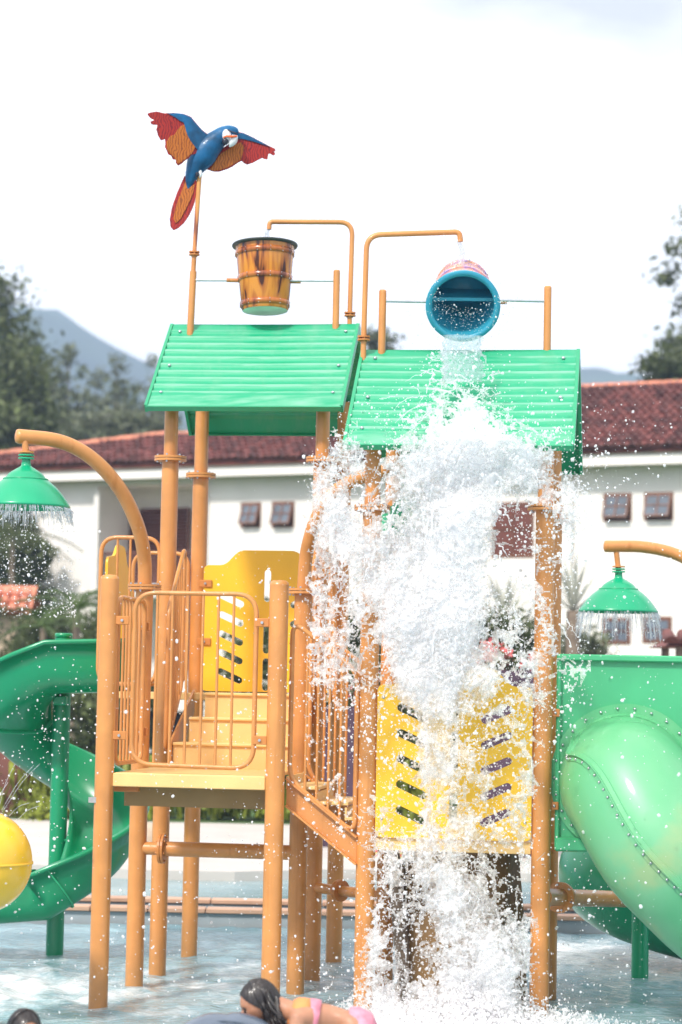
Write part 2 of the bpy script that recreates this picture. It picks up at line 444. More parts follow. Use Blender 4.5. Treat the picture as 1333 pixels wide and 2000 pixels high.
# ------------------------------------------------------------------ mesh builder
class MB:
    def __init__(s):
        s.v, s.f, s.s = [], [], []

    def add(s, vs, fs, smooth=False):
        o = len(s.v)
        s.v += [tuple(p) for p in vs]
        s.f += [tuple(i + o for i in f) for f in fs]
        s.s += [smooth] * len(fs)

    def box(s, c, size, M=None, bev=0.0):
        hx, hy, hz = [q / 2 for q in size]
        if bev > 0:
            b = min(bev, hx * .9, hy * .9, hz * .9)
            vs, fs = [], []
            bm = bmesh.new()
            bmesh.ops.create_cube(bm, size=1)
            bmesh.ops.scale(bm, vec=(2 * hx, 2 * hy, 2 * hz), verts=bm.verts)
            bmesh.ops.bevel(bm, geom=bm.edges[:], offset=b, segments=1, affect='EDGES')
            bm.verts.index_update()
            vs = [v.co.copy() for v in bm.verts]
            fs = [[v.index for v in f.verts] for f in bm.faces]
            bm.free()
        else:
            vs = [Vector((x, y, z)) for x in (-hx, hx) for y in (-hy, hy) for z in (-hz, hz)]
            fs = [(0, 1, 3, 2), (4, 6, 7, 5), (0, 4, 5, 1), (2, 3, 7, 6), (0, 2, 6, 4), (1, 5, 7, 3)]
        c = Vector(c)
        vs = [(M @ p if M else p) + c for p in vs]
        s.add(vs, fs)

    def tube(s, pts, r, seg=14, caps=True, smooth=True):
        pts = [Vector(p) for p in pts]
        n = len(pts)
        rs = r if isinstance(r, (list, tuple)) else [r] * n
        tans = []
        for i in range(n):
            a = pts[max(i - 1, 0)]; b = pts[min(i + 1, n - 1)]
            tans.append((b - a).normalized())
        up = Vector((0, 0, 1)) if abs(tans[0].z) < .9 else Vector((1, 0, 0))
        x = tans[0].cross(up).normalized()
        rings = []
        for i in range(n):
            x = (x - tans[i] * x.dot(tans[i])).normalized()
            y = tans[i].cross(x)
            rings.append([pts[i] + (x * math.cos(2 * math.pi * k / seg) + y * math.sin(2 * math.pi * k / seg)) * rs[i] for k in range(seg)])
        vs = [p for rg in rings for p in rg]
        fs = []
        for i in range(n - 1):
            for k in range(seg):
                k2 = (k + 1) % seg
                fs.append((i * seg + k, i * seg + k2, (i + 1) * seg + k2, (i + 1) * seg + k))
        s.add(vs, fs, smooth)
        if caps:
            s.add(rings[0], [tuple(range(seg))[::-1]])
            s.add(rings[-1], [tuple(range(seg))])

    def lathe(s, prof, c, seg=28, axis=None, smooth=True, caps=False):
        """prof: list of (r, z)"""
        c = Vector(c)
        Q = Vector(axis).normalized().to_track_quat('Z', 'Y').to_matrix() if axis is not None else Matrix.Identity(3)
        vs = []
        for (r, z) in prof:
            for k in range(seg):
                a = 2 * math.pi * k / seg
                vs.append(Q @ Vector((r * math.cos(a), r * math.sin(a), z)) + c)
        fs = []
        for i in range(len(prof) - 1):
            for k in range(seg):
                k2 = (k + 1) % seg
                fs.append((i * seg + k, i * seg + k2, (i + 1) * seg + k2, (i + 1) * seg + k))
        s.add(vs, fs, smooth)
        if caps:
            s.add(vs[:seg], [tuple(range(seg))[::-1]])
            s.add(vs[-seg:], [tuple(range(seg))])

    def sphere(s, c, r, seg=16, rings=10, M=None):
        rr = r if isinstance(r, (tuple, list)) else (r, r, r)
        vs, fs = [], []
        for i in range(rings + 1):
            th = math.pi * i / rings
            for k in range(seg):
                a = 2 * math.pi * k / seg
                p = Vector((rr[0] * math.sin(th) * math.cos(a), rr[1] * math.sin(th) * math.sin(a), rr[2] * math.cos(th)))
                vs.append((M @ p if M else p) + Vector(c))
        for i in range(rings):
            for k in range(seg):
                k2 = (k + 1) % seg
                fs.append((i * seg + k, (i + 1) * seg + k, (i + 1) * seg + k2, i * seg + k2))
        s.add(vs, fs, True)

    def prism(s, poly, origin, ex, ey, th):
        """convex or simple polygon extruded by th along ex x ey"""
        nrm = Vector(ex).cross(Vector(ey)).normalized()
        o = Vector(origin)
        a = [o + Vector(ex) * p[0] + Vector(ey) * p[1] for p in poly]
        b = [p + nrm * th for p in a]
        n = len(poly)
        s.add(a + b, [tuple(range(n))[::-1], tuple(range(n, 2 * n))] + [(i, (i + 1) % n, n + (i + 1) % n, n + i) for i in range(n)])

    def mesh(s, name):
        m = bpy.data.meshes.new(name)
        m.from_pydata(s.v, [], s.f)
        m.polygons.foreach_set('use_smooth', s.s)
        m.update()
        return m


def link(name, me, material, parent=None, kind=None, label=None, cat=None, group=None):
    o = bpy.data.objects.new(name, me)
    col.objects.link(o)
    if me is not None and material is not None and not me.materials:
        me.materials.append(material)
    if parent is not None:
        o.parent = parent
        if parent.parent is None:
            o.matrix_parent_inverse = Matrix.Translation(-parent.location)
        else:
            o.matrix_parent_inverse = Matrix.Identity(4)
    if kind: o['kind'] = kind
    if label: o['label'] = label
    if cat: o['category'] = cat
    if group: o['group'] = group
    return o


def obj(name, mb, material, parent=None, **kw):
    return link(name, mb.mesh(name), material, parent, **kw)


def thing(name, label, cat, loc=(0, 0, 0), group=None):
    o = bpy.data.objects.new(name, None)
    o.empty_display_size = .1
    col.objects.link(o)
    o.location = loc
    o['label'] = label
    o['category'] = cat
    if group: o['group'] = group
    return o


def fillet(pts, rad, n=6, closed=False):
    pts = [Vector(p) for p in pts]
    outp = []
    N = len(pts)
    for i in range(N):
        if not closed and i in (0, N - 1):
            outp.append(pts[i]); continue
        a, b, c = pts[i - 1], pts[i], pts[(i + 1) % N]
        d1 = (a - b).normalized(); d2 = (c - b).normalized()
        r = min(rad, (a - b).length * .49, (c - b).length * .49)
        p1 = b + d1 * r; p2 = b + d2 * r
        for k in range(n + 1):
            t = k / n
            outp.append(p1 * (1 - t) ** 2 + b * 2 * t * (1 - t) + p2 * t * t)
    if closed:
        outp.append(outp[0].copy())
    return outp


def smooth_path(pts, n=8):
    """Catmull-Rom through the points"""
    P = [Vector(p) for p in pts]
    P = [P[0] * 2 - P[1]] + P + [P[-1] * 2 - P[-2]]
    o = []
    for i in range(1, len(P) - 2):
        for k in range(n):
            t = k / n
            a, b, c, d = P[i - 1], P[i], P[i + 1], P[i + 2]
            o.append(.5 * ((2 * b) + (c - a) * t + (2 * a - 5 * b + 4 * c - d) * t * t + (3 * b - a - 3 * c + d) * t ** 3))
    o.append(P[-2].copy())
    return o


def holed_panel(name, outline, holes, th, material, origin, ex, ey, parent=None, bevel=0.0, **kw):
    """flat sheet of real thickness with openings; outline/holes in (x, y) on the ex/ey plane"""
    cv = bpy.data.curves.new(name, 'CURVE')
    cv.dimensions = '2D'; cv.fill_mode = 'BOTH'
    cv.extrude = th / 2; cv.bevel_depth = bevel
    for poly in [outline] + holes:
        sp = cv.splines.new('POLY')
        sp.points.add(len(poly) - 1)
        for i, p in enumerate(poly):
            sp.points[i].co = (p[0], p[1], 0, 1)
        sp.use_cyclic_u = True
    tmp = bpy.data.objects.new('tmp', cv)
    col.objects.link(tmp)
    dg = bpy.context.evaluated_depsgraph_get()
    me = bpy.data.meshes.new_from_object(tmp.evaluated_get(dg))
    bpy.data.objects.remove(tmp)
    bpy.data.curves.remove(cv)
    ex = Vector(ex).normalized(); ey = Vector(ey).normalized(); ez = ex.cross(ey)
    M = Matrix((ex, ey, ez)).transposed().to_4x4()
    me.transform(Matrix.Translation(Vector(origin)) @ M)
    me.name = name
    me.materials.clear()
    return link(name, me, material, parent, **kw)


def slot(cx, cy, ln, wd, ang, n=6):
    p = []
    r = wd / 2; h = ln / 2 - r
    for k in range(n + 1):
        a = -math.pi / 2 + math.pi * k / n
        p.append((h + r * math.cos(a), r * math.sin(a)))
    for k in range(n + 1):
        a = math.pi / 2 + math.pi * k / n
        p.append((-h + r * math.cos(a), r * math.sin(a)))
    c, s = math.cos(ang), math.sin(ang)
    return [(cx + x * c - y * s, cy + x * s + y * c) for x, y in p]


# ------------------------------------------------------------------ ground, pools, terrain
def sheet(name, x0, x1, y0, y1, z, material, nx=1, ny=1, kind='structure'):
    b = MB()
    vs = [(x0 + (x1 - x0) * i / nx, y0 + (y1 - y0) * j / ny, z) for j in range(ny + 1) for i in range(nx + 1)]
    fs = [(j * (nx + 1) + i, j * (nx + 1) + i + 1, (j + 1) * (nx + 1) + i + 1, (j + 1) * (nx + 1) + i) for j in range(ny) for i in range(nx)]
    b.add(vs, fs, True)
    return obj(name, b, material, kind=kind)


SPL = Vector((.75, 13.95, 0))


def water_surface():
    # finer where the camera looks
    xs = np.linspace(-3.2, 3.6, 430)
    ys = np.concatenate([np.linspace(9.3, 19.49, 560)])
    X, Y = np.meshgrid(xs, ys)
    Z = np.zeros_like(X)
    def wave(ax, ay, ph, amp):
        return amp * np.sin(ax * X + ay * Y + ph + 1.3 * np.sin(.9 * ax * Y * .3 + ph) + 1.1 * np.sin(ay * X * .25 + ph * 2))
    for k in range(26):
        a = rng.uniform(0, 2 * math.pi); f = rng.uniform(4, 34)
        Z += wave(f * math.cos(a), f * math.sin(a), rng.uniform(0, 6), .028 / f ** .75 * .42)
    rr = np.hypot(X - SPL.x, Y - SPL.y)
    Z += .03 * np.exp(-((rr - .8) / .3) ** 2) * np.sin(rr * 22) + .035 * np.exp(-(rr / .6) ** 2) * rng.uniform(0, 1, X.shape)
    # churned patch near the slide exit on the left
    r2 = np.hypot((X + 2.6) / 1.3, Y - 15.4)
    Z += .02 * np.exp(-(r2 / .9) ** 2) * np.sin(X * 19 + Y * 7 + np.sin(Y * 11))
    foam = .75 * np.exp(-(rr / .75) ** 2) + .32 * np.exp(-(r2 / 1.2) ** 2)
    r3 = np.hypot((X - 1.75) / .8, (Y - 18.2) / 1.0)
    foam += .35 * np.exp(-r3 ** 2)
    r4 = np.hypot((X + .35) / .5, (Y - 16.5) / .9)
    foam += .22 * np.exp(-r4 ** 2)
    V = np.stack([X, Y, Z], -1).reshape(-1, 3)
    ny, nx = X.shape
    i, j = np.meshgrid(np.arange(nx - 1), np.arange(ny - 1))
    q = np.stack([j * nx + i, j * nx + i + 1, (j + 1) * nx + i + 1, (j + 1) * nx + i], -1).reshape(-1, 4)
    me = np_mesh('pool_water', V, q)
    a = me.attributes.new('foam', 'FLOAT', 'POINT')
    a.data.foreach_set('value', foam.reshape(-1).astype(np.float32))
    o = link('pool_water', me, WATER, kind='structure')
    # calm remainder of the same pool round it
    b = MB()
    for (x0, x1, y0, y1) in ((-30, 30, -12, 9.3), (-30, -3.2, 9.3, 19.49), (3.6, 30, 9.3, 19.49)):
        b.add([(x0, y0, 0), (x1, y0, 0), (x1, y1, 0), (x0, y1, 0)], [(0, 1, 2, 3)], True)
    obj('pool_water_around', b, WATER, kind='structure')


def np_mesh(name, V, F, smooth=True):
    me = bpy.data.meshes.new(name)
    V = np.asarray(V, np.float32); F = np.asarray(F, np.int32)
    n, k = F.shape
    me.vertices.add(len(V)); me.vertices.foreach_set('co', V.ravel())
    me.loops.add(n * k); me.loops.foreach_set('vertex_index', F.ravel())
    me.polygons.add(n)
    me.polygons.foreach_set('loop_start', np.arange(0, n * k, k, dtype=np.int32))
    me.polygons.foreach_set('use_smooth', np.full(n, smooth))
    me.update(calc_edges=True)
    return me


water_surface()
sheet('pool_floor', -30, 30, -12, 19.6, -.24, POOLW)
sheet('terrain', -3000, 3000, -300, 4000, -.8, EARTH)
# pool edge: wall, two copings with a dark gutter between, upper pool, pale deck
b = MB(); b.box((0, 19.62, -.08), (60, .17, .36)); obj('pool_wall', b, POOLW, kind='structure')
cp = thing('pool_coping', 'terracotta coloured double coping along the far pool edge', 'coping', (0, 19.7, .09))
cx = -9.9
i = 0
while cx < 10:                                             # coping stones one by one
    b = MB(); b.box((cx + .245, 19.60, .125), (.482, .20, .04), bev=.006); obj('stone', b, COPING, cp)
    b = MB(); b.box((cx + .245, 20.38, .13), (.482, .20, .04), bev=.006); obj('stone', b, COPING, cp)
    cx += .49
b = MB(); b.box((0, 20.0, -.08), (60, .56, .2)); obj('gutter', b, DARKG, kind='structure')
b = MB(); b.box((0, 20.39, 0), (60, .18, .22)); obj('pool_kerb', b, POOLW, kind='structure')
b = MB(); b.box((0, 22.2, -.2), (60, 3.3, .2)); obj('upper_pool_floor', b, POOLW, kind='structure')
s_ = sheet('upper_pool_water', -30, 30, 20.53, 23.75, .07, WATER2, 80, 20)
for v in s_.data.vertices:
    v.co.z += .008 * math.sin(v.co.x * 7 + v.co.y * 5) + .004 * math.sin(v.co.x * 17 - v.co.y * 13)
# deck with a wavy pool edge
b = MB()
edge = []
for k in range(61):
    x = -30 + k
    edge.append((x, 23.6 + .35 * math.sin(x * .8) + .2 * math.sin(x * 1.9 + 1)))
top = [(x, y, .16) for x, y in edge] + [(30, 30.5, .2), (-30, 30.5, .2)]
n_ = len(edge)
b.add(top, [tuple(range(n_ + 2))])
for k in range(n_ - 1):
    b.add([(edge[k][0], edge[k][1], -.3), (edge[k + 1][0], edge[k + 1][1], -.3), (edge[k + 1][0], edge[k + 1][1], .16), (edge[k][0], edge[k][1], .16)], [(0, 1, 2, 3)])
obj('pool_deck', b, CONC, kind='structure')
pk = at(235, 1690, 25.5)
b = MB(); b.lathe([(.0, .34), (.3, .33), (.46, .27), (.5, .12), (.52, 0)], (pk.x, 25.6, .16), 20); obj('planter_kerb', b, SAND, label='low tan stone kerb on the pale deck beyond the far pool edge', cat='kerb')
sheet('lawn', -90, 90, 30.5, 140, .2, LAWN)


# hills
def hill(name, dist, prof, zbase, depth, material, amp):
    nx, ny = 520, 26
    vs = []
    for j in range(ny + 1):
        t = j / ny
        for i in range(nx + 1):
            px = -4200 + 10000 * i / nx
            y = np.interp(px, [p[0] for p in prof], [p[1] for p in prof])
            p = at(px, y, dist)
            H = p.z
            env = math.sin(math.pi * min(1, .02 + t)) ** .8 if t < .5 else math.cos(math.pi * (t - .5)) ** 1
            yy = dist - depth * (1 - t * 2)
            x = p.x
            z = zbase + (H - zbase) * env + amp * mnoise.noise(Vector((x / 60, yy / 60, 0))) * env + amp * .5 * mnoise.noise(Vector((x / 16, yy / 16, 3))) * env
            vs.append((x, yy, z))
    fs = [(j * (nx + 1) + i, j * (nx + 1) + i + 1, (j + 1) * (nx + 1) + i + 1, (j + 1) * (nx + 1) + i) for j in range(ny) for i in range(nx)]
    b = MB(); b.add(vs, fs, True)
    return obj(name, b, material, kind='structure')


hill('mountain', 1100, [(-4200, 1350), (-3300, 1150), (-2500, 980), (-1900, 900), (-1300, 790), (-800, 730), (-400, 690), (-150, 660), (20, 640), (85, 633), (120, 634), (150, 645), (200, 672), (240, 695), (275, 716), (330, 745), (450, 770), (700, 760), (900, 762), (1140, 754), (1180, 757), (1333, 775), (1700, 760), (2300, 820), (3200, 960), (4200, 1150), (5800, 1350)], -5, 380, HILLM, 6)


# ------------------------------------------------------------------ vegetation
def leaves_np(centers, size, n_each, spread, aspect=.45, flat=0.0):
    """many leaf quads round clump centres -> (V,F)"""
    C = np.repeat(centers, n_each, axis=0)
    N = len(C)
    P = C + rng.normal(0, 1, (N, 3)) * np.repeat(spread, n_each, axis=0)
    a = rng.normal(0, 1, (N, 3)); a /= np.linalg.norm(a, axis=1, keepdims=True)
    q = rng.normal(0, 1, (N, 3)); q -= a * np.sum(a * q, 1, keepdims=True); q /= np.linalg.norm(q, axis=1, keepdims=True)
    s = size * rng.uniform(.6, 1.5, (N, 1))
    A = P + a * s; B = P + q * s * aspect; D = P - a * s; E = P - q * s * aspect
    V = np.stack([A, B, D, E], 1).reshape(-1, 3)
    F = np.arange(N * 4).reshape(-1, 4)
    return V, F


def tree(name, label, base, top, cw, ch, n_cl, leaf, cat='tree', crown_mat=None, group=None, clump=.35, n_each=60, trunk_r=.18, lean=0.0, gaps=.0, low=0.0, seed=0):
    """base (x,y,z), top z, crown half-width cw and height ch"""
    rg = np.random.default_rng(seed + 11)
    x, y, z = base
    t = thing(name, label, cat, (x, y, z), group or {'broad_tree': 'broad trees at the left edge', 'bushy_tree': 'bushy trees behind the roofs'}.get(name))
    H = top - z
    b = MB()
    sp = [Vector((x + lean * H * (k / 7) ** 1.5 + rg.normal(0, .012 * H) * (k > 0), y, z + H * .93 * k / 7)) for k in range(8)]
    b.tube(smooth_path(sp, 3), list(np.interp(np.linspace(0, 1, 22), [0, 1], [trunk_r, trunk_r * .15])), 8)
    cl = []
    cz0 = top - ch
    limbs = []
    for k in range(n_cl):
        while True:
            q = rg.uniform(-1, 1, 3)
            if q @ q < 1 and (q @ q > .15 or rg.random() < .3): break
        hz = (q[2] + 1) / 2
        wv = cw * (.55 + .6 * math.sin(math.pi * min(1, hz * .9 + .1)))
        c = np.array([x + lean * (cz0 + hz * ch - z) + q[0] * wv, y + q[1] * wv, cz0 + hz * ch + rg.normal(0, .03 * ch)])
        cl.append(c)
        if k % 3 == 0:
            zz = max(z + low, c[2] - rg.uniform(.2, .45) * ch)
            tt = min(1, (zz - z) / (H * .93))
            p0 = sp[0].lerp(sp[-1], tt)
            mid = p0.lerp(Vector(c), .55) + Vector((0, 0, .06 * ch))
            b.tube([p0, mid, Vector(c)], [trunk_r * .33, trunk_r * .2, trunk_r * .06], 5, False)
    obj('trunk', b, BARK, t)
    cl = np.array(cl)
    spread = np.stack([clump * rg.uniform(.6, 1.3, len(cl))] * 3, 1) * np.array([1, 1, .62])
    V, F = leaves_np(cl, leaf, n_each, spread)
    link('crown', np_mesh('crown', V, F, False), crown_mat or LEAF_E, t)
    return t


# big near tree on the left (rises out of frame left)
p = at(-10, 900, 78)
tree('eucalyptus_tree', 'tall leafy tree at the left edge with clumpy crown against the sky', (p.x, 78, 0), at(30, 545, 78).z, 1.15, 5.4, 40, .12, crown_mat=LEAF_D, clump=.42, n_each=110, seed=2)
p = at(22, 900, 74)
tree('broad_tree', 'dense dark green tree below the tall one at the left edge', (p.x, 74, 0), at(20, 690, 74).z, .85, 4.4, 60, .12, crown_mat=LEAF_D, clump=.42, n_each=150, seed=3)
p = at(-25, 900, 70)
tree('broad_tree', 'dark round tree cut by the left edge above the tiled eave', (p.x, 70, 0), at(-20, 760, 70).z, 1.25, 4.0, 60, .12, crown_mat=LEAF_D, clump=.4, n_each=140, seed=33)
grove = [(62, 610, 100, .9), (98, 690, 118, .9), (130, 640, 110, 1.0), (160, 705, 120, 1.0), (192, 700, 116, 1.2), (226, 690, 108, 1.3), (258, 728, 118, 1.1), (292, 706, 112, 1.4), (325, 720, 116, 1.3), (110, 760, 96, 1.2), (176, 770, 94, 1.1), (245, 775, 98, 1.2)]
glab = ['slender eucalyptus with small round top right of the tall edge tree', 'short thin eucalyptus in front of the mountain peak', 'eucalyptus whose tuft stands against the mountain just right of the peak', 'thin eucalyptus in the grove below the mountain slope', 'bushy topped eucalyptus in the middle of the grove', 'eucalyptus with a pointed top right of the grove middle', 'lower eucalyptus before the right mountain slope', 'eucalyptus beside the left green roof edge', 'eucalyptus half hidden behind the left green roof', 'low leafy tree before the left of the grove', 'low leafy tree before the middle of the grove', 'low leafy tree before the right of the grove']
for i, ((px, py, d, wv), lb) in enumerate(zip(grove, glab)):
    p = at(px - 4, 900, d)
    tree('eucalyptus_tree', lb, (p.x, d, 0), at(px, py, d).z, wv * .56, (at(px, py, d).z) * .70, 110, .12, crown_mat=LEAF_G if i % 3 else LEAF_E, clump=.22, n_each=36, trunk_r=.12, group='eucalyptus grove below the mountain', seed=20 + i)
for i, (px, py, d, wv, lb) in enumerate([(215, 812, 84, 1.4, 'low bushy tree just above the left end of the tiled roof'), (275, 800, 82, 1.5, 'low bushy tree above the tiled roof by the left tower post'), (150, 820, 86, 1.5, 'low bushy tree above the tiled roof behind the curved shower arm')]):
    p = at(px, 900, d)
    tree('bushy_tree', lb, (p.x, d, 0), at(px, py, d).z, wv, 2.6, 40, .13, crown_mat=LEAF_G, clump=.4, n_each=110, seed=60 + i)
# trees at right and between the roofs
p = at(1345, 900, 66)
tree('tall_tree', 'sparse tree at the right edge with open branches over the tiled roof', (p.x + .4, 66, 0), at(1330, 395, 66).z, 1.15, 5.6, 26, .11, crown_mat=LEAF_E, clump=.27, n_each=70, seed=71)
p = at(1320, 900, 70)
tree('bushy_tree', 'denser low tree behind the tiled roof at the right edge', (p.x, 70, 0), at(1310, 655, 70).z, .85, 2.2, 30, .11, crown_mat=LEAF_D, clump=.3, n_each=90, seed=72)
p = at(730, 900, 80)
tree('bushy_tree', 'tree top showing in the gap between the two green roofs', (p.x, 80, 0), at(735, 645, 80).z, .42, 2.2, 22, .11, crown_mat=LEAF_G, clump=.3, n_each=80, seed=73)


def shrub(name, label, px, pyb, pyt, wpx, d, m, n=30, leaf=.05, group=None, seed=0, z0=.2, cat='shrub'):
    rg = np.random.default_rng(seed)
    c = at(px, pyb, d); tp = at(px, pyt, d).z
    s = FPX / d
    hw = wpx / s
    t = thing(name, label, cat, (c.x, d, z0), group or {'shrub': 'garden shrubs', 'tall_bush': 'tall bushes left of the house', 'garden_palm': 'garden palms'}.get(name))
    cl = np.array([[c.x + rg.uniform(-1, 1) * hw, d + rg.uniform(-.4, .4), z0 + (tp - z0) * rg.random() ** .7] for k in range(n)])
    V, F = leaves_np(cl, leaf, 90, np.full((n, 3), .13))
    link('foliage', np_mesh('foliage', V, F, False), m, t)
    b = MB()
    for k in range(6):
        q = Vector(cl[k])
        b.tube([(c.x + (q.x - c.x) * .2, d, z0 - .02), q], [.02, .008], 5)
    obj('stem', b, BARK, t)
    return t


def palm(name, label, px, py, d, ln, n, m, z0=.2, group=None, seed=0, cat='palm', w=.035):
    rg = np.random.default_rng(seed)
    c = at(px, py, d)
    t = thing(name, label, cat, (c.x, d, z0), group or {'shrub': 'garden shrubs', 'tall_bush': 'tall bushes left of the house', 'garden_palm': 'garden palms'}.get(name))
    b = MB(); b.tube([(c.x, d, z0), (c.x + .03, d, c.z * .6), (c.x, d, c.z)], [.09, .07, .06], 8); obj('trunk', b, BARK, t)
    for k in range(n):
        a = 2 * math.pi * k / n + rg.uniform(-.2, .2); el = rg.uniform(.1, 1.3)
        L = ln * rg.uniform(.75, 1.1)
        pts = []
        for j in range(9):
            s = j / 8
            pts.append(Vector((c.x + math.cos(a) * L * s * math.cos(el * (1 - .3 * s)), d + math.sin(a) * L * s * math.cos(el), c.z + L * (s * math.sin(el) - .55 * s * s))))
        b = MB(); b.tube(pts, [.012] * 9, 4)
        side = Vector((-math.sin(a), math.cos(a), 0))
        for j in range(1, 9):
            for q in (0, .5):
                p0 = pts[j - 1].lerp(pts[j], q); dr = (pts[j] - pts[j - 1]).normalized()
                for sg in (-1, 1):
                    tip = p0 + (side * sg * .8 + dr * .7 + Vector((0, 0, -.25))) * L * .32 * math.sin(math.pi * (.12 + .8 * j / 9))
                    wd = dr * w
                    b.add([p0 - wd * .5, p0 + wd * .5, tip], [(0, 1, 2)])
        obj('frond', b, m, t)
    return t


# left garden behind the open slide
palm('garden_palm', 'feathery palm before the white wall left of the front post', 150, 1190, 40, 1.1, 13, LEAF_P, seed=1)
palm('garden_palm', 'smaller palm between the front palm and the left edge', 85, 1225, 43, .9, 11, LEAF_P, seed=2)
palm('garden_palm', 'tall dark palm at the left edge before the gap beside the white house', 25, 1050, 58, 1.9, 13, LEAF_D, seed=3)
for i, (px, pyt, wpx, d, m, lb) in enumerate([(20, 1180, 45, 46, LEAF_D, 'dark shrub at the left edge above the open green slide'), (75, 1215, 50, 44, LEAF_D, 'dark shrub behind the cap of the green slide post'), (130, 1200, 50, 45, LEAF_P, 'green shrub under the feathery palm'), (185, 1215, 45, 43, LEAF_D, 'dark shrub directly behind the left front post'), (165, 1345, 60, 36, MATS['dark_leaves'], 'shaded shrub seen under the upper tray of the green slide'), (240, 1330, 60, 38, LEAF_D, 'shrub seen through the left stair railing')]):
    shrub('shrub', lb, px, 1500, pyt, wpx, d, m, 40, .055, seed=80 + i, group=None)
for i, (px, pyt, wpx, d, m, lb) in enumerate([(15, 1000, 50, 62, LEAF_D, 'tall dark bush in the gap left of the white house'), (45, 1060, 40, 61, LEAF_D, 'tall dark bush touching the left end of the white house')]):
    shrub('tall_bush', lb, px, 1400, pyt, wpx, d, m, 70, .09, seed=95 + i)

# yellow green hedge seen between the posts, flowers, agave
for i, (x0, lb) in enumerate([(-4.6, 'yellow green hedge clump left of the posts beyond the pale deck'), (-3.6, 'yellow green hedge clump behind the second and third left posts'), (-2.6, 'yellow green hedge clump under the entry platform'), (-1.6, 'yellow green hedge clump seen right of the fourth post'), (-.6, 'yellow green hedge clump behind the middle front post'), (.4, 'yellow green hedge clump behind the stairs')]):
    rg = np.random.default_rng(200 + i)
    t = thing('hedge_clump', lb, 'hedge', (x0 + .5, 31.3, .2), 'hedge along the pale deck')
    blades = MB()
    for k in range(240):
        bx = x0 + rg.uniform(-.1, 1.1); by = 31.3 + rg.uniform(-.35, .35); L = rg.uniform(.35, .75); a = rg.uniform(0, 6.28)
        dv = Vector((math.cos(a), math.sin(a), 0)) * rg.uniform(.1, .5) * L
        p0 = Vector((bx, by, .2 + rg.uniform(0, .35))); p1 = p0 + dv * .5 + Vector((0, 0, L * .7)); p2 = p0 + dv * 1.3 + Vector((0, 0, L * .75))
        sd = Vector((-math.sin(a), math.cos(a), 0)) * .035
        blades.add([p0 - sd, p0 + sd, p1 + sd, p1 - sd, p2], [(0, 1, 2, 3), (3, 2, 4)])
    obj('foliage', blades, LEAF_Y, t)
for i, (px, py, d, ln, lb) in enumerate([(1120, 1180, 34, .95, 'pale spiky agave between the right tower post and the hanging green shade'), (985, 1200, 37, .9, 'pale spiky plant seen through the falling water')]):
    c = at(px, py, d)
    t = thing('agave', lb, 'plant', (c.x, d, .2), 'spiky plants')
    rg = np.random.default_rng(300 + i)
    b = MB(); b.tube([(c.x, d, .2), (c.x, d, c.z - .1)], [.13, .1], 8); obj('trunk', b, BARK, t)
    for k in range(34):
        a = rg.uniform(0, 6.28); el = rg.uniform(.15, 1.45); L = ln * rg.uniform(.8, 1.15)
        dv = Vector((math.cos(a) * math.cos(el), math.sin(a) * math.cos(el), math.sin(el)))
        sd = Vector((-math.sin(a), math.cos(a), 0)) * .035
        p0 = Vector((c.x, d, c.z - .1)); p1 = p0 + dv * L * .5; p2 = p0 + dv * L + Vector((0, 0, -.12 * L))
        b = MB(); b.add([p0 - sd * .5, p0 + sd * .5, p1 + sd, p1 - sd, p2], [(0, 1, 2, 3), (3, 2, 4)]); obj('leaf', b, LEAF_A, t)
for i, (px, pyt, wpx, d, m, lb) in enumerate([(700, 1180, 40, 34, LEAF_D, 'dark shrub behind the stairs between the towers'), (665, 1300, 45, 33, LEAF_D, 'low dark shrub behind the sloping stair rail'), (930, 1190, 60, 36, LEAF_G, 'greenish shrub behind the falling water above the yellow panel'), (1010, 1215, 40, 35, LEAF_D, 'shrub behind the pink flowers'), (1140, 1245, 40, 39, LEAF_G, 'grey green shrub behind the agave'), (560, 1190, 60, 35, LEAF_D, 'shrub seen through the slots of the rear yellow panel'), (800, 1290, 55, 33, LEAF_D, 'dark shrub added to darken the left slots of the front yellow panel'), (450, 1240, 60, 36, LEAF_D, 'shrub behind the left part of the rear yellow panel')]):  # the one behind the front panel is added to darken its slots
    shrub('shrub', lb, px, 1560, pyt, wpx, d, m, 50, .055, seed=120 + i)
# flower planter
c = at(985, 1330, 26)
t = thing('flower_planter', 'dark planter of pink flowers behind the yellow front panel', 'planter', (c.x, 26, .16), 'flower planters')
b = MB(); b.box((c.x, 26, (.16 + c.z + .12) / 2), (.9, .5, c.z + .12 - .16), bev=.02); obj('trough', b, PURPLE, t)
cl = np.array([[c.x + rng.uniform(-.42, .42), 26 + rng.uniform(-.2, .2), c.z + .14 + rng.uniform(0, .22)] for k in range(16)])
V, F = leaves_np(cl, .035, 60, np.full((16, 3), .05), .9); link('blossom', np_mesh('blossom', V, F, False), FLOWER, t)
V, F = leaves_np(cl - np.array([0, 0, .06]), .045, 50, np.full((16, 3), .07)); link('foliage', np_mesh('foliage', V, F, False), LEAF_D, t)
c = at(672, 1380, 27)
t = thing('flower_planter', 'tall dark planter of magenta flowers between the stairs and right tower', 'planter', (c.x, 27, .16), 'flower planters')
b = MB(); b.box((c.x, 27, (.16 + c.z) / 2), (.9, .5, c.z - .16), bev=.02); obj('trough', b, PURPLE, t)
cl = np.array([[c.x + rng.uniform(-.42, .42), 27 + rng.uniform(-.2, .2), c.z + rng.uniform(0, .4)] for k in range(14)])
V, F = leaves_np(cl, .035, 50, np.full((14, 3), .05), .9); link('blossom', np_mesh('blossom', V, F, False), FLOWER, t)
V, F = leaves_np(cl + np.array([0, 0, .02]), .045, 90, np.full((14, 3), .08)); link('foliage', np_mesh('foliage', V, F, False), LEAF_D, t)
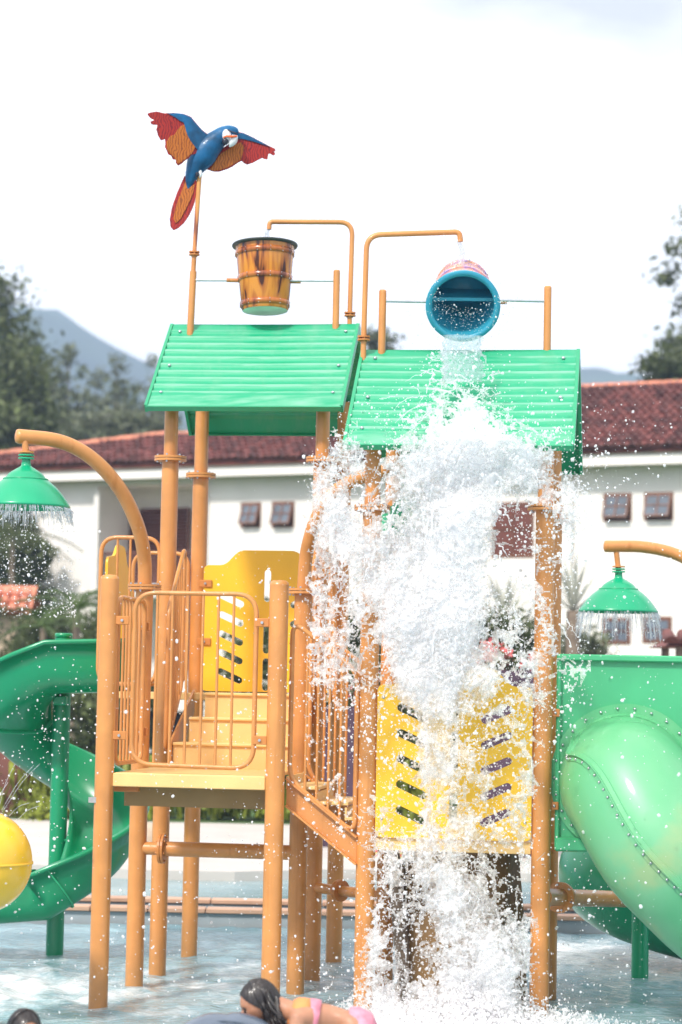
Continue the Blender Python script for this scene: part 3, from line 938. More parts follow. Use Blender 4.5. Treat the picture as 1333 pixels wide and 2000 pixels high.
# maroon garden wall at left
a0 = at(-120, 1600, 30.9); a1 = at(62, 1600, 30.9)
b = MB(); b.box(((a0.x + a1.x) / 2, 31.1, .75), (a1.x - a0.x, .2, 1.15)); obj('garden_wall', b, MAROON, label='low maroon garden wall behind the yellow ball at the left edge', cat='wall')
shrub('grass_tuft', 'green grass tuft on the far deck edge between yellow ball and slide post', 75, 1625, 1575, 30, 30.7, LEAF_Y, 16, .04, seed=150, cat='plant')

# ------------------------------------------------------------------ white house
EL = at(0, 916, 61.9); ER = at(1333, 873, 53.0)
ZE = 7.75
HX = Vector((ER.x - EL.x, ER.y - EL.y, 0)).normalized()
HN = Vector((HX.y, -HX.x, 0))                      # towards the camera
EO = Vector((EL.x, EL.y, 0))


def HP(u, o, z):
    """house frame: u along the eave, o outwards from the eave line, z up"""
    return EO + HX * u + HN * o + Vector((0, 0, z))


def hu(px, py, o):
    h = hit(px, py, EO + HN * o, HN)
    return (h - EO).dot(HX), h.z


WO = -.62
house = thing('white_house', 'long two storey white house with clay tile roof and balcony behind the play towers', 'house', tuple(HP(6, WO, 0)))
u_l = hu(65, 1000, WO)[0]
u_r = hu(1480, 1000, WO)[0]
zs = ZE - .2
wins = [(470, 511, 981, 1031, 1), (531, 576, 979, 1031, 1), (1180, 1233, 963, 1019, 1), (1260, 1314, 961, 1017, 1), (1178, 1231, 1206, 1259, 0), (1257, 1311, 1204, 1257, 0), (962, 1042, 980, 1090, 2)]
holes = []
wrec = []
for (x0, x1, y0, y1, tilt) in wins:
    a = hu((x0 + x1) / 2, (y0 + y1) / 2, WO)
    s = FPX / hit((x0 + x1) / 2, (y0 + y1) / 2, EO + HN * WO, HN).y
    wd = (x1 - x0) / s * 1.12; hg = (y1 - y0) / s
    holes.append([(a[0] - wd / 2, a[1] - hg / 2), (a[0] + wd / 2, a[1] - hg / 2), (a[0] + wd / 2, a[1] + hg / 2), (a[0] - wd / 2, a[1] + hg / 2)])
    wrec.append((a[0], a[1], wd, hg, tilt))
ub0, zb0 = hu(186, 1142, WO); ub1, _ = hu(400, 1142, WO)
zb1 = zs - .25
holes.append([(ub0, zb0), (ub1, zb0), (ub1, zb1), (ub0, zb1)])
zc0, zc1 = .3, hu(186, 1166, WO)[1]
holes.append([(ub0, zc0), (ub1, zc0), (ub1, zc1), (ub0, zc1)])
holed_panel('wall', [(u_l, -.4), (u_r, -.4), (u_r, zs), (u_l, zs)], holes, .22, WALL, EO + HN * (WO - .11), HX, (0, 0, 1), house)
# side wall, rear mass, near-black box that paints the rooms unlit
b = MB()
M3 = Matrix((HX, HN, Vector((0, 0, 1)))).transposed()
b.box(HP(u_l + .11, WO - 3.22, 3.55), (.22, 6, 7.9), M3); obj('wall', b, WALL, house)
b = MB(); b.box(HP((u_l + u_r) / 2, WO - 6.2, 3.55), (u_r - u_l, .2, 7.9), M3); obj('wall', b, WALL, house)
b = MB(); b.box(HP((u_l + u_r) / 2 + .2, WO - 2.9, 3.6), (u_r - u_l - .6, 1.2, 7.6), M3); obj('dark_room_box', b, ROOM_DARK, house)
# balcony recess: back wall, sides, slab, column, shutters
b = MB(); b.box(HP((ub0 + ub1) / 2, WO - 1.75, (zb0 + zb1) / 2 - 1.6), (ub1 - ub0 + .3, .1, zb1 - zb0 + 3.5), M3)
for ux in (ub0 - .06, ub1 + .06):
    b.box(HP(ux, WO - 1.0, (zb0 + zb1) / 2 - 1.6), (.1, 1.5, zb1 - zb0 + 3.4), M3)
b.box(HP((ub0 + ub1) / 2, WO - 1.0, zb1 + .1), (ub1 - ub0, 1.5, .1), M3)
obj('balcony_wall', b, WALL, house)
b = MB(); b.box(HP((ub0 + ub1) / 2, WO - .95, (zb0 + zc1) / 2), (ub1 - ub0 - .02, 1.6, zb0 - zc1 + .06), M3); obj('balcony_slab', b, WALL, house)
b = MB(); b.box(HP(ub0 + .12, WO + .16, 3.6), (.15, .15, 7.1), M3, bev=.01); obj('column', b, WALL, house)
for (x0, x1, y0, y1) in ((243, 275, 1010, 1140), (276, 366, 996, 1142)):
    a = hu(x0, y0, WO - 1.6); c = hu(x1, y1, WO - 1.6)
    w_ = c[0] - a[0]; h_ = a[1] - c[1]; um = (a[0] + c[0]) / 2; zm = (a[1] + c[1]) / 2
    b = MB()
    for (du, dz, sx, sz) in ((-w_ / 2, 0, .07, h_), (w_ / 2, 0, .07, h_), (0, h_ / 2, w_, .07), (0, -h_ / 2, w_, .07)):
        b.box(HP(um + du, WO - 1.62, zm + dz), (sx, .1, sz), M3)
    d_ = obj('door', b, BRICKW, house)
    nsl = int(h_ / .09)
    for k in range(nsl):
        b = MB(); b.box(HP(um, WO - 1.64, zm - h_ / 2 + (k + .5) * h_ / nsl), (w_ - .08, .03, h_ / nsl * .8), M3 @ Matrix.Rotation(R(25), 3, 'X')); obj('slat', b, SHUT, d_)
b = MB(); b.box(HP(ub0 + (ub1 - ub0) / 2, WO - .12, zb0 + .86), (ub1 - ub0 - .02, .06, .06), M3); rl = obj('balustrade', b, MAROON, house)
for k in range(26):
    b = MB(); b.box(HP(ub0 + .07 + k * (ub1 - ub0 - .14) / 25, WO - .12, zb0 + .43), (.05, .03, .84), M3); obj('baluster', b, MAROON, rl)
for (u, z, wd, hg, tilt) in wrec:
    b = MB()
    o_ = WO - .05
    for (du, dz, sx, sz) in ((-wd / 2 + .025, 0, .05, hg), (wd / 2 - .025, 0, .05, hg), (0, hg / 2 - .025, wd - .1, .05), (0, -hg / 2 + .025, wd - .1, .05)):
        b.box(HP(u + du, o_, z + dz), (sx, .12, sz), M3)
    wf = obj('window', b, BRICKW, house)
    th = R(22) if tilt == 1 else 0
    Mt = M3 @ Matrix.Rotation(th, 3, 'X')
    piv = HP(u, o_ + .05, z + hg / 2 - .05)
    hh = hg - .1; ww = wd - .1
    b = MB()
    for (du, dz, sx, sz) in ((-ww / 2 + .02, -hh / 2, .04, hh), (ww / 2 - .02, -hh / 2, .04, hh), (0, -.02, ww - .08, .04), (0, -hh + .02, ww - .08, .04), (0, -hh / 2, .03, hh - .08), (0, -hh / 2, ww - .08, .028)):
        b.box(piv + Mt @ Vector((du, 0, dz)), (sx, .04, sz), Mt)
    obj('sash', b, BRICKW, wf)
    for sx_ in (-1, 1):
        for sz_ in (-1, 1):
            b = MB(); b.box(piv + Mt @ Vector((sx_ * ww / 4, -.004, -hh / 2 + sz_ * hh / 4)), (ww / 2 - .05, .012, hh / 2 - .05), Mt); obj('pane', b, SHUT if tilt == 2 else GLASS, wf)
# fascia, soffit
uF0 = hu(-230, 920, 0)[0]; uF1 = u_r + .6
b = MB(); b.box(HP((uF0 + uF1) / 2, -.07, ZE - .17), (uF1 - uF0, .14, .34), M3); obj('fascia', b, FASCIA, house)
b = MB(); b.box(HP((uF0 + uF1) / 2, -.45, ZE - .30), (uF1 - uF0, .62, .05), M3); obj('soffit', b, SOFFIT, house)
b = MB(); b.box(HP(u_l + 5.4, WO + .08, 3.6), (.35, .12, 7.3), M3); obj('pilaster', b, WALL, house)
b = MB(); b.box(HP(hu(1110, 1000, WO)[0], WO + .1, 3.6), (.3, .16, 7.3), M3); obj('pilaster', b, WALL, house)

# tiled roofs (two slopes; each roof a part, tiles under it)
tb = MB()
seg = 6
vs = []
for (yy, rr_) in ((0, .115), (.42, .088)):
    for k in range(seg + 1):
        a = math.pi * k / seg
        vs.append((rr_ * math.cos(a), yy, rr_ * math.sin(a) + (.035 if yy == 0 else .0)))
fs = [(k, k + 1, seg + 2 + k, seg + 1 + k) for k in range(seg)] + [tuple(range(seg + 1))]
tb.add(vs, fs, True)
TILEME = tb.mesh('tile'); TILEME.materials.append(TILE)


def roof_slope(u0e, u1e, u0r, u1r, depth, rise, o0, z0, parent, limit, vis):
    sl = math.hypot(depth, rise)
    eu = HX; es = (-HN * depth + Vector((0, 0, rise))) / sl; en = eu.cross(es).normalized()
    base = HP(0, o0, z0)
    b = MB()
    q = [base + eu * u0e, base + eu * u1e, base + eu * u1r + es * sl, base + eu * u0r + es * sl]
    b.add([p for p in q] + [p - en * .1 for p in q], [(0, 1, 2, 3), (7, 6, 5, 4), (0, 4, 5, 1), (1, 5, 6, 2), (2, 6, 7, 3), (3, 7, 4, 0)])
    rf = obj('roof', b, MATS['clay_tile'], parent)
    M = Matrix((eu, es, en)).transposed()
    places = []
    rows = int(sl / .34)
    for r in range(rows + 1):
        s_ = r * .34 - .04
        t = max(0, min(1, s_ / sl))
        ua = u0e + (u0r - u0e) * t; ub = u1e + (u1r - u1e) * t
        k = math.ceil(ua / .215)
        while k * .215 < ub:
            places.append((k * .215, s_)); k += 1
    places.sort(key=lambda p: 0 if vis[0] < p[0] < vis[1] else 1)
    rest = MB()
    for i, (u, s_) in enumerate(places):
        pos = base + eu * (u + random.uniform(-.012, .012)) + es * (s_ + random.uniform(-.015, .015)) + en * random.uniform(.0, .018)
        Mr = M @ Matrix.Rotation(random.uniform(-.05, .05), 3, 'Z') @ Matrix.Rotation(random.uniform(-.02, .03), 3, 'X')
        if i < limit:
            o = bpy.data.objects.new('tile', TILEME); col.objects.link(o); o.parent = rf
            o.matrix_basis = Matrix.Translation(pos) @ Mr.to_4x4()
        else:
            rest.add([pos + Mr @ Vector(p) for p in tb.v], tb.f, True)
    if rest.v:
        o = obj('tile_field', rest, TILE, rf, kind='stuff')
    return base, eu, es, en, sl


uHl = hu(-230, 920, 0)[0]; uHr = hu(335, 850, -2.3)[0]; uM = hu(690, 850, -1)[0]
roof_slope(uHl, uM, uHr, uM, 2.5, 1.03, .12, ZE + .02, house, 299, (hu(-5, 900, 0)[0], hu(660, 880, 0)[0]))
roof_slope(uM + .02, u_r + 1, uM + .02, u_r + 1, 4.6, 2.12, .12, ZE + .02, house, 260, (hu(1118, 800, -1)[0], hu(1345, 800, -1)[0]))
# ridge caps
for (ua, ub, dd, zz) in ((uHr, uM, -2.38, ZE + 1.05), (uM, u_r + 1, -4.48, ZE + 2.16)):
    rb = MB(); n_ = int((ub - ua) / .4)
    for k in range(n_):
        rb.tube([HP(ua + k * .4, dd, zz), HP(ua + k * .4 + .42, dd, zz)], [.13, .11], 8)
    obj('ridge_cap', rb, TILE2, house)
b = MB()
p0, p1 = HP(uHl, .12, ZE + .1), HP(uHr, -2.38, ZE + 1.10)
for k in range(11):
    b.tube([p0.lerp(p1, k / 11), p0.lerp(p1, (k + 1.06) / 11)], [.13, .11], 8)
obj('hip_cap', b, TILE2, house)
# gable wall between the lower and the higher roof
b = MB(); b.add([HP(uM + .01, -.2, ZE - .05), HP(uM + .01, -4.4, ZE - .05), HP(uM + .01, -4.4, ZE + 2.0), HP(uM + .14, -.2, ZE - .05), HP(uM + .14, -4.4, ZE - .05), HP(uM + .14, -4.4, ZE + 2.0)], [(0, 1, 2), (3, 5, 4), (0, 3, 4, 1), (1, 4, 5, 2), (2, 5, 3, 0)]); obj('gable_wall', b, WALL, house)

# low tan tiled wall roof at the far left
c0 = at(-60, 1142, 50); c1 = at(62, 1142, 50)
lw = thing('low_outbuilding', 'low tan outbuilding with pink tiled roof left of the white house', 'outbuilding', ((c0.x + c1.x) / 2, 50, .2))
zz = at(30, 1200, 50).z
b = MB(); b.box(((c0.x + c1.x) / 2, 51, zz / 2), (c1.x - c0.x - .2, 1.6, zz)); obj('wall', b, SAND, lw)
b = MB(); zt = at(30, 1140, 50).z
b.add([(c0.x, 49.9, zz), (c1.x, 49.9, zz), (c1.x, 51, zt), (c0.x, 51, zt), (c1.x, 52.1, zz), (c0.x, 52.1, zz)], [(0, 1, 2, 3), (3, 2, 4, 5), (0, 5, 4, 1)])
lr = obj('roof', b, TILE2, lw)
sl_ = math.hypot(1.1, zt - zz); an = math.atan2(zt - zz, 1.1)
TP = TILEME.copy(); TP.materials.clear(); TP.materials.append(TILE2)
for r in range(int(sl_ / .33)):
    x = c0.x + .1
    while x < c1.x:
        o = bpy.data.objects.new('tile', TP); col.objects.link(o); o.parent = lr
        o.matrix_basis = Matrix.Translation((x, 49.86 + r * .33 * math.cos(an), zz + r * .33 * math.sin(an) + .01)) @ Matrix.Rotation(an, 4, 'X')
        x += .215
# small tiled roof corner at the right edge
c = at(1325, 1256, 27)
kio = thing('kiosk', 'corner of a small clay tiled roof at the right edge above the green slide panel', 'kiosk', (c.x + .5, 27.5, .16))
rzz = at(1325, 1262, 27).z
b = MB(); ax = at(1300, 1250, 27).x
b.add([(ax, 27, rzz), (ax + 1.6, 27, rzz), (ax + .8, 27.8, rzz + .38), (ax + 1.6, 28.6, rzz), (ax, 28.6, rzz)], [(0, 1, 2), (1, 3, 2), (3, 4, 2), (4, 0, 2), (0, 4, 3, 1)])
kr = obj('roof', b, TILE, kio)
for k in range(9):
    for r in range(3):
        xx = ax + .06 + k * .18
        if abs(xx - ax - .8) > .8 - r * .27: continue
        o = bpy.data.objects.new('tile', TILEME); col.objects.link(o); o.parent = kr
        o.matrix_basis = Matrix.Translation((xx, 26.95 + r * .27, rzz + r * .27 * .475 + .005)) @ Matrix.Rotation(math.atan(.475), 4, 'X') @ Matrix.Scale(.8, 4)
for (dx, dy) in ((.2, .2), (1.4, .2), (.2, 1.4), (1.4, 1.4)):
    b = MB(); b.tube([(ax + dx, 27 + dy, .16), (ax + dx, 27 + dy, rzz)], .05, 8); obj('post', b, BARK, kio)

# ------------------------------------------------------------------ play structure frame
YAW = R(8)
EX = Vector((math.cos(YAW), -math.sin(YAW), 0)); EY = Vector((math.sin(YAW), math.cos(YAW), 0)); EZ = Vector((0, 0, 1))
ML = Matrix((EX, EY, EZ)).transposed()
A0 = at(192, 1955, 14.55); A0.z = 0


def L(u, v, z=0.0):
    return A0 + EX * u + EY * v + EZ * z


def zof(px, py, v_point):
    """height seen at (px,py) at the forward distance of a place"""
    return at(px, py, v_point.y).z


POST_R = .0605


def flange(mb, p, axis=EZ, r=.115, t=.016):
    for s_ in (-1, 1):
        mb.lathe([(r * .5, s_ * .010 - t / 2), (r, s_ * .010 - t / 2), (r, s_ * .010 + t / 2), (r * .5, s_ * .010 + t / 2)], p, 24, axis, smooth=False)


def bolts(mb, p, axis=EZ, r=.094, n=6, rb=.008, hh=.03):
    Q = Vector(axis).normalized().to_track_quat('Z', 'Y').to_matrix()
    for k in range(n):
        a = 2 * math.pi * (k + .3) / n
        c = Vector(p) + Q @ Vector((r * math.cos(a), r * math.sin(a), 0))
        mb.tube([c - Vector(axis) * hh, c + Vector(axis) * hh], rb, 6)


def post(u, v, ztop, parent, joints=(), zup_r=None, name='post', cap=True):
    zc = joints[0] if joints else None
    b = MB()
    if zc is None:
        pts = [L(u, v, -.3), L(u, v, ztop - .02)]
        b.tube(pts, POST_R, 24, caps=False)
        b.lathe([(POST_R, -.02), (POST_R * .93, -.004), (POST_R * .7, .006), (.001, .010)], L(u, v, ztop), 24)
    else:
        b.tube([L(u, v, -.3), L(u, v, zc)], POST_R, 24, caps=False)
        r2 = zup_r or POST_R * .83
        b.tube([L(u, v, zc), L(u, v, ztop)], r2, 24, caps=True)
    o = obj(name, b, ORANGE, parent)
    for z in joints:
        b = MB(); flange(b, L(u, v, z)); c = obj('collar', b, ORANGE, o)
        b = MB(); bolts(b, L(u, v, z)); obj('bolt', b, STEEL, o)
    return o


def bracket(p, parent, ax=None, sx=.10, sz=.055):
    b = MB(); b.box(p, (sx, .012, sz), ML if ax is None else ax, bev=.004)
    o = obj('bracket', b, ORANGE_D, parent)
    b = MB(); nrm = (ML if ax is None else ax) @ Vector((0, -1, 0))
    b.tube([p, p + nrm * .017], .009, 8)
    obj('bolt', b, STEEL, o)


def railing(name, label, P0, P1, zb0, zb1, h0, h1, nbal, rad=.12, r=.0155, rb=.009, group=None, brackets=True, single=False, bal_skip=0):
    group = group or 'orange railings of the play structure'
    t = thing(name, label, 'railing', tuple(P0), group)
    pts = [P0 + EZ * zb0, P1 + EZ * zb1, P1 + EZ * (zb1 + h1), P0 + EZ * (zb0 + h0)]
    path = fillet(pts, rad, 8, closed=True)
    b = MB(); b.tube(path, r, 10, caps=False); obj('rail', b, ORANGE, t)
    for k in range(nbal):
        f = (k + 1) / (nbal + 1)
        f = .06 + f * .88
        p = P0.lerp(P1, f)
        zb = zb0 + (zb1 - zb0) * f; zt = zb0 + h0 + ((zb1 + h1) - (zb0 + h0)) * f
        b = MB(); b.tube([p + EZ * zb, p + EZ * zt], rb, 8); obj('baluster', b, ORANGE, t)
    return t


# levels
Z_E, Z_L, Z_R = 1.475, 1.985, 1.105
W = 1.1

# --- entry platform
ent = thing('entry_platform', 'low cream platform on four orange posts at the left front of the play structure', 'play platform', tuple(L(0, 0, 0)))
A = post(0, 0, at(214, 1125, L(0, 0).y).z, ent)
B = post(W, 0, at(549, 1136, L(W, 0).y).z, ent)
# second row posts carry the curved shower arms from a flanged joint
zc_C = at(281, 1147, L(0, 1).y).z
zc_D = at(592, 1155, L(W, 1).y).z
C_ = post(0, 1, zc_C, ent, (zc_C,))
D_ = post(W, 1, zc_D, ent, (zc_D,))
b = MB(); b.box(L(W / 2, .52, Z_E - .012), (W - .135, 1.03, .024), ML, bev=.004); dk = obj('deck', b, CREAM, ent)
b = MB(); b.box(L(W / 2, -.005, Z_E - .045), (W - .118, .03, .085), ML, bev=.005); obj('front_edge', b, CREAM, ent)
b = MB(); b.box(L(W / 2, .25, Z_E - .15), (W - .16, .05, .14), ML)
b.box(L(W / 2, .75, Z_E - .15), (W - .2, .05, .14), ML)
obj('deck_beam', b, BROWN_UNDER, ent)
b = MB(); b.tube([L(.0, 1, .93), L(.17, 1, .93)], .044, 16); b.tube([L(.17, 1, .93), L(1.1, 1, .93)], .05, 16)
zb = obj('cross_pipe', b, ORANGE, ent)
b = MB(); flange(b, L(.17, 1, .93), EX, .10); bolts(b, L(.17, 1, .93), EX, .08); obj('collar', b, ORANGE_D, zb)
for (uu, vv) in ((.0, .12), (.0, .85)):
    b = MB(); b.box(L(.12, vv, Z_E - .10), (.16, .05, .05), ML, bev=.004); obj('bracket', b, ORANGE_D, ent)
b = MB(); b.box(L(-.062 + .0, -.045, 1.30), (.05, .004, .035), ML); obj('maker_plate', b, STEEL, ent)
# posts reflect in the wet deck; stairs up to the left tower
stp = thing('stair_flight', 'cream steps rising from the entry platform to the left tower', 'stairs', tuple(L(.2, 1, 0)), 'stair flights')
for i in range(3):
    v0 = 1.03 + .235 * i
    z1 = Z_E + .17 * (i + 1)
    uL = .22 + .06 * i
    b = MB(); b.box(L((uL + 1.04) / 2, v0 + .012, z1 - .095), (1.04 - uL, .024, .16), ML); obj('riser', b, CREAM, stp)
    b = MB(); b.box(L((uL + 1.04) / 2, v0 + .115, z1 - .008), (1.04 - uL + .004, .27, .022), ML, bev=.006); obj('tread', b, CREAM, stp)
    if i == 0:
        b = MB()
        for k in (.3, .9):
            b.tube([L(k, v0 - .006, z1 - .05), L(k, v0 + .02, z1 - .05)], .01, 8)
        obj('bolt', b, STEEL, stp)
b = MB(); b.add([L(.20, 1.0, Z_E - .12), L(.20, 1.75, Z_L - .14), L(.20, 1.75, Z_L + .02), L(.20, 1.0, Z_E + .18), L(.215, 1.0, Z_E - .12), L(.215, 1.75, Z_L - .14), L(.215, 1.75, Z_L + .02), L(.215, 1.0, Z_E + .18)], [(0, 1, 2, 3), (7, 6, 5, 4), (0, 3, 7, 4), (3, 2, 6, 7), (2, 1, 5, 6), (1, 0, 4, 5)]); obj('stringer', b, ORANGE, stp)
b = MB(); b.add([L(1.06, 1.0, Z_E - .12), L(1.06, 1.75, Z_L - .14), L(1.06, 1.75, Z_L + .02), L(1.06, 1.0, Z_E + .18), L(1.075, 1.0, Z_E - .12), L(1.075, 1.75, Z_L - .14), L(1.075, 1.75, Z_L + .02), L(1.075, 1.0, Z_E + .18)], [(0, 1, 2, 3), (7, 6, 5, 4), (0, 3, 7, 4), (3, 2, 6, 7), (2, 1, 5, 6), (1, 0, 4, 5)]); obj('stringer', b, ORANGE, stp)

# --- left tower
v1, v2 = 1.72, 2.82
lt = thing('play_tower', 'taller left play tower with green corrugated roof and rear yellow panel', 'play tower', tuple(L(0, v1, 0)), 'roofed play towers')
zj = lambda px, py, u, v: at(px, py, L(u, v).y).z
post(0, v1, 4.05, lt, (zj(333, 896, 0, v1),), POST_R * .82)
post(W, v1, 4.05, lt, (zj(627, 898, W, v1),), POST_R * .82)
post(0, v2, 4.2, lt, (zj(386, 929, 0, v2),), POST_R * .86)
post(W, v2, 4.2, lt, (zj(668, 929, W, v2),), POST_R * .86)
b = MB(); b.box(L(W / 2, (v1 + v2) / 2, Z_L - .03), (W - .11, 1.09, .05), ML, bev=.006); obj('deck', b, CREAM, lt)


def gable_roof(name, uc, vc, z_ridge, z_eave, half_len, run, parent):
    # corrugated double slope shell
    sl = math.hypot(run, z_ridge - z_eave)
    prof = []
    npt = 110
    flat = .15
    lift = []
    for k in range(npt + 1):
        s_ = k / npt * sl
        a = max(0, min(1, (s_ - .05) / .06)) * max(0, min(1, (sl - flat - s_) / .03))
        wv = math.cos(2 * math.pi * s_ / .0895)
        prof.append((s_, .0062 * wv * a))
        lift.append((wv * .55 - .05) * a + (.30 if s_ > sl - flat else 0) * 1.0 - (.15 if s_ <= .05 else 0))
    V, F, Wr = [], [], []
    nu = 24
    dirv = {}
    for side in (-1, 1):
        es = (EY * side * run - EZ * (z_ridge - z_eave)) / sl
        en = (EZ * run + EY * side * (z_ridge - z_eave)) / sl
        for lay, off in ((0, 0.0), (1, -.016)):
            base = len(V)
            for i in range(nu + 1):
                u = uc - half_len + 2 * half_len * i / nu
                sag = -.005 * math.sin(math.pi * i / nu)
                for k, (s_, hgt) in enumerate(prof):
                    p = L(u, vc, z_ridge) + es * s_ + en * (hgt + off + sag)
                    V.append(tuple(p)); Wr.append(lift[k] if lay == 0 else -1)
            n_ = npt + 1
            for i in range(nu):
                for k in range(npt):
                    q = (base + i * n_ + k, base + i * n_ + k + 1, base + (i + 1) * n_ + k + 1, base + (i + 1) * n_ + k)
                    F.append(q if (side == 1) == (lay == 0) else q[::-1])
    me = np_mesh('roof_shell', np.array(V), np.array(F))
    a = me.attributes.new('paleness', 'FLOAT', 'POINT'); a.data.foreach_set('value', np.array(Wr, np.float32))
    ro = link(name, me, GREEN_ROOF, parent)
    # rim round the gable ends and eaves: folded lip of real depth
    b = MB()
    for i, uu in enumerate((uc - half_len, uc + half_len)):
        for side in (-1, 1):
            es = (EY * side * run - EZ * (z_ridge - z_eave)) / sl
            en = (EZ * run + EY * side * (z_ridge - z_eave)) / sl
            Mx = Matrix((EX, es, EX.cross(es))).transposed()
            b.box(L(uu, vc, z_ridge) + es * (sl / 2) - en * .022, (.022, sl - .01, .062), Mx)
    for side in (-1, 1):
        es = (EY * side * run - EZ * (z_ridge - z_eave)) / sl
        en = (EZ * run + EY * side * (z_ridge - z_eave)) / sl
        b.box(L(uc, vc, z_ridge) + es * (sl + .002) - en * .016, (2 * half_len, .012, .04), Matrix((EX, es, EX.cross(es))).transposed())
    obj('roof_lip', b, GREEN, ro)
    es = (EY * -run - EZ * (z_ridge - z_eave)) / sl
    en = (EZ * run - EY * (z_ridge - z_eave)) / sl
    for fu in (-.62, .62):
        for fs_ in (.10, .52, .84):
            b = MB(); b.lathe([(.012, -.004), (.012, .003), (.006, .008), (.001, .009)], L(uc + fu, vc, z_ridge) + es * (sl * fs_) + en * .006, 8, en)
            obj('screw', b, STEEL, ro)
    return ro


vcL = (v1 + v2) / 2
gable_roof('roof', .565, vcL, 4.715, 4.0, .70, .80, lt)


def slot_panel(name, W_, H_, hump, parent, origin, ex, rows, sx, cx_off, kind_label=None, vslots=()):
    o = []
    hw = W_ / 2
    sh = hump[0]; ht = hump[1]; hwid = hump[2]; slp = hump[3]
    raw = [(-hw, 0), (hw, 0), (hw, H_ - ht), (hwid + slp, H_ - ht), (hwid, H_), (-hwid, H_), (-hwid - slp, H_ - ht), (-hw, H_ - ht)]
    pts = fillet([(x, y, 0) for x, y in raw], .045, 5, closed=True)[:-1]
    outline = []
    for p in pts:
        q = (p.x, p.y)
        if not outline or math.dist(outline[-1], q) > 1e-4: outline.append(q)
    holes = []
    for y in rows:
        for s_ in (-1, 1):
            holes.append(slot(s_ * sx, y, .215, .055, s_ * R(24)))
    for (y, ln) in vslots:
        holes.append(slot(0, y, ln, .055, R(90)))
    return holed_panel(name, outline, holes, .018, YELLOW, origin, ex, (0, 0, 1), parent, bevel=.002)


cpx = at(520, 1355, L(.5, v2).y)
rows = [.12, .265, .405, .545, .68]
yp = slot_panel('panel', .98, 1.065, (0, .115, .22, .11), lt, L(W / 2, v2 - .07, Z_L + .01), EX, [.115, .26, .40, .545, .69], .275, 0, vslots=[(.13, .25), (.41, .25), (.80, .25), (.62, .02)][:3])
for (uu, zz_) in ((.075, .82), (.075, .38), (1.02, .82), (1.02, .38)):
    bracket(L(uu, v2 - .09, Z_L + zz_), lt)

# --- right tower
ru, rv = 1.667, .133
RW = 1.1
rt = thing('play_tower', 'lower right play tower with green roof drenched by the falling water', 'play tower', tuple(L(ru, rv, 0)), 'roofed play towers')
zjr = lambda px, py, u, v: at(px, py, L(u, v).y).z
post(ru, rv, 3.62, rt, (zjr(716, 992, ru, rv),), POST_R * .84)
post(ru + RW, rv, 3.62, rt, (zjr(1064, 992, ru + RW, rv),), POST_R * .84)
post(ru, rv + RW, 3.72, rt, (zjr(755, 1040, ru, rv + RW),), POST_R * .84)
post(ru + RW, rv + RW, 3.72, rt, (zjr(1085, 1018, ru + RW, rv + RW),), POST_R * .84)
b = MB(); b.box(L(ru + RW / 2, rv + RW / 2, Z_R - .03), (RW - .11, 1.09, .05), ML, bev=.006); obj('deck', b, CREAM, rt)
b = MB(); b.box(L(ru + RW / 2, rv - .004, Z_R - .04), (RW - .125, .03, .075), ML, bev=.004); obj('front_edge', b, CREAM, rt)
vcR = rv + RW / 2
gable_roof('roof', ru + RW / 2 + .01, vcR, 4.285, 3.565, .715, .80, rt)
slot_panel('panel', .975, 1.07, (0, .115, .25, .10), rt, L(ru + RW / 2, rv - .03, Z_R + .005), EX, [.14, .30, .46, .62, .78], .265, 0, vslots=[(.19, .2), (.55, .25), (.84, .16)])
b = MB()
for (du, dz) in ((-.45, .88), (.45, .88), (-.45, .12), (.45, .12)):
    b.lathe([(.0, .006), (.009, .004), (.011, 0)], L(ru + RW / 2 + du, rv - .041, Z_R + dz), 8, -EY)
obj('panel_bolt', b, STEEL, rt)
b = MB(); b.tube([L(ru, rv + RW, .64), L(0 + W, 1.0 + .72, .64)], .036, 14); cpz = obj('cross_pipe', b, ORANGE, rt)
q = L(ru, rv + RW, .64).lerp(L(W, 1.72, .64), .62); dq = (L(W, 1.72, .64) - L(ru, rv + RW, .64)).normalized()
b = MB(); flange(b, q, dq, .075); obj('collar', b, ORANGE_D, cpz)
# brown faux trunk under the right tower
fx = thing('faux_tree_trunk', 'broad brown faux tree trunk standing in the pool under the right tower', 'play column', tuple(L(ru + .52, rv + .75, 0)))
b = MB()
vs, fs = [], []
NS, NR = 44, 26
for j in range(NR + 1):
    t = j / NR; z = -.25 + t * 1.31
    for k in range(NS):
        a = 2 * math.pi * k / NS
        r = .36 * (1 + .14 * (1 - t) ** 2 + .05 * math.sin(a * 9 + 2 * math.sin(z * 3)) + .10 * mnoise.noise(Vector((math.cos(a) * 2, math.sin(a) * 2, z * 1.5))))
        vs.append(L(ru + .55 + r * math.cos(a) * 1.06, rv + .66 + r * math.sin(a) * .9, z))
for j in range(NR):
    for k in range(NS):
        fs.append((j * NS + k, j * NS + (k + 1) % NS, (j + 1) * NS + (k + 1) % NS, (j + 1) * NS + k))
b.add(vs, fs, True); obj('trunk_shell', b, TRUNKF, fx)
b = MB(); b.tube([L(ru + .10, rv + .5, 1.04), L(ru + .17, rv + .5, .55), L(ru + .22, rv + .5, .1), L(ru + .24, rv + .5, -.2)], [.05, .055, .06, .08], 10); obj('root', b, BARK, fx)
b = MB(); b.box(L(ru + RW - .04, rv + .55, 1.04), (.5, .06, .05), ML, bev=.004); obj('deck_beam', b, ORANGE_D, rt)

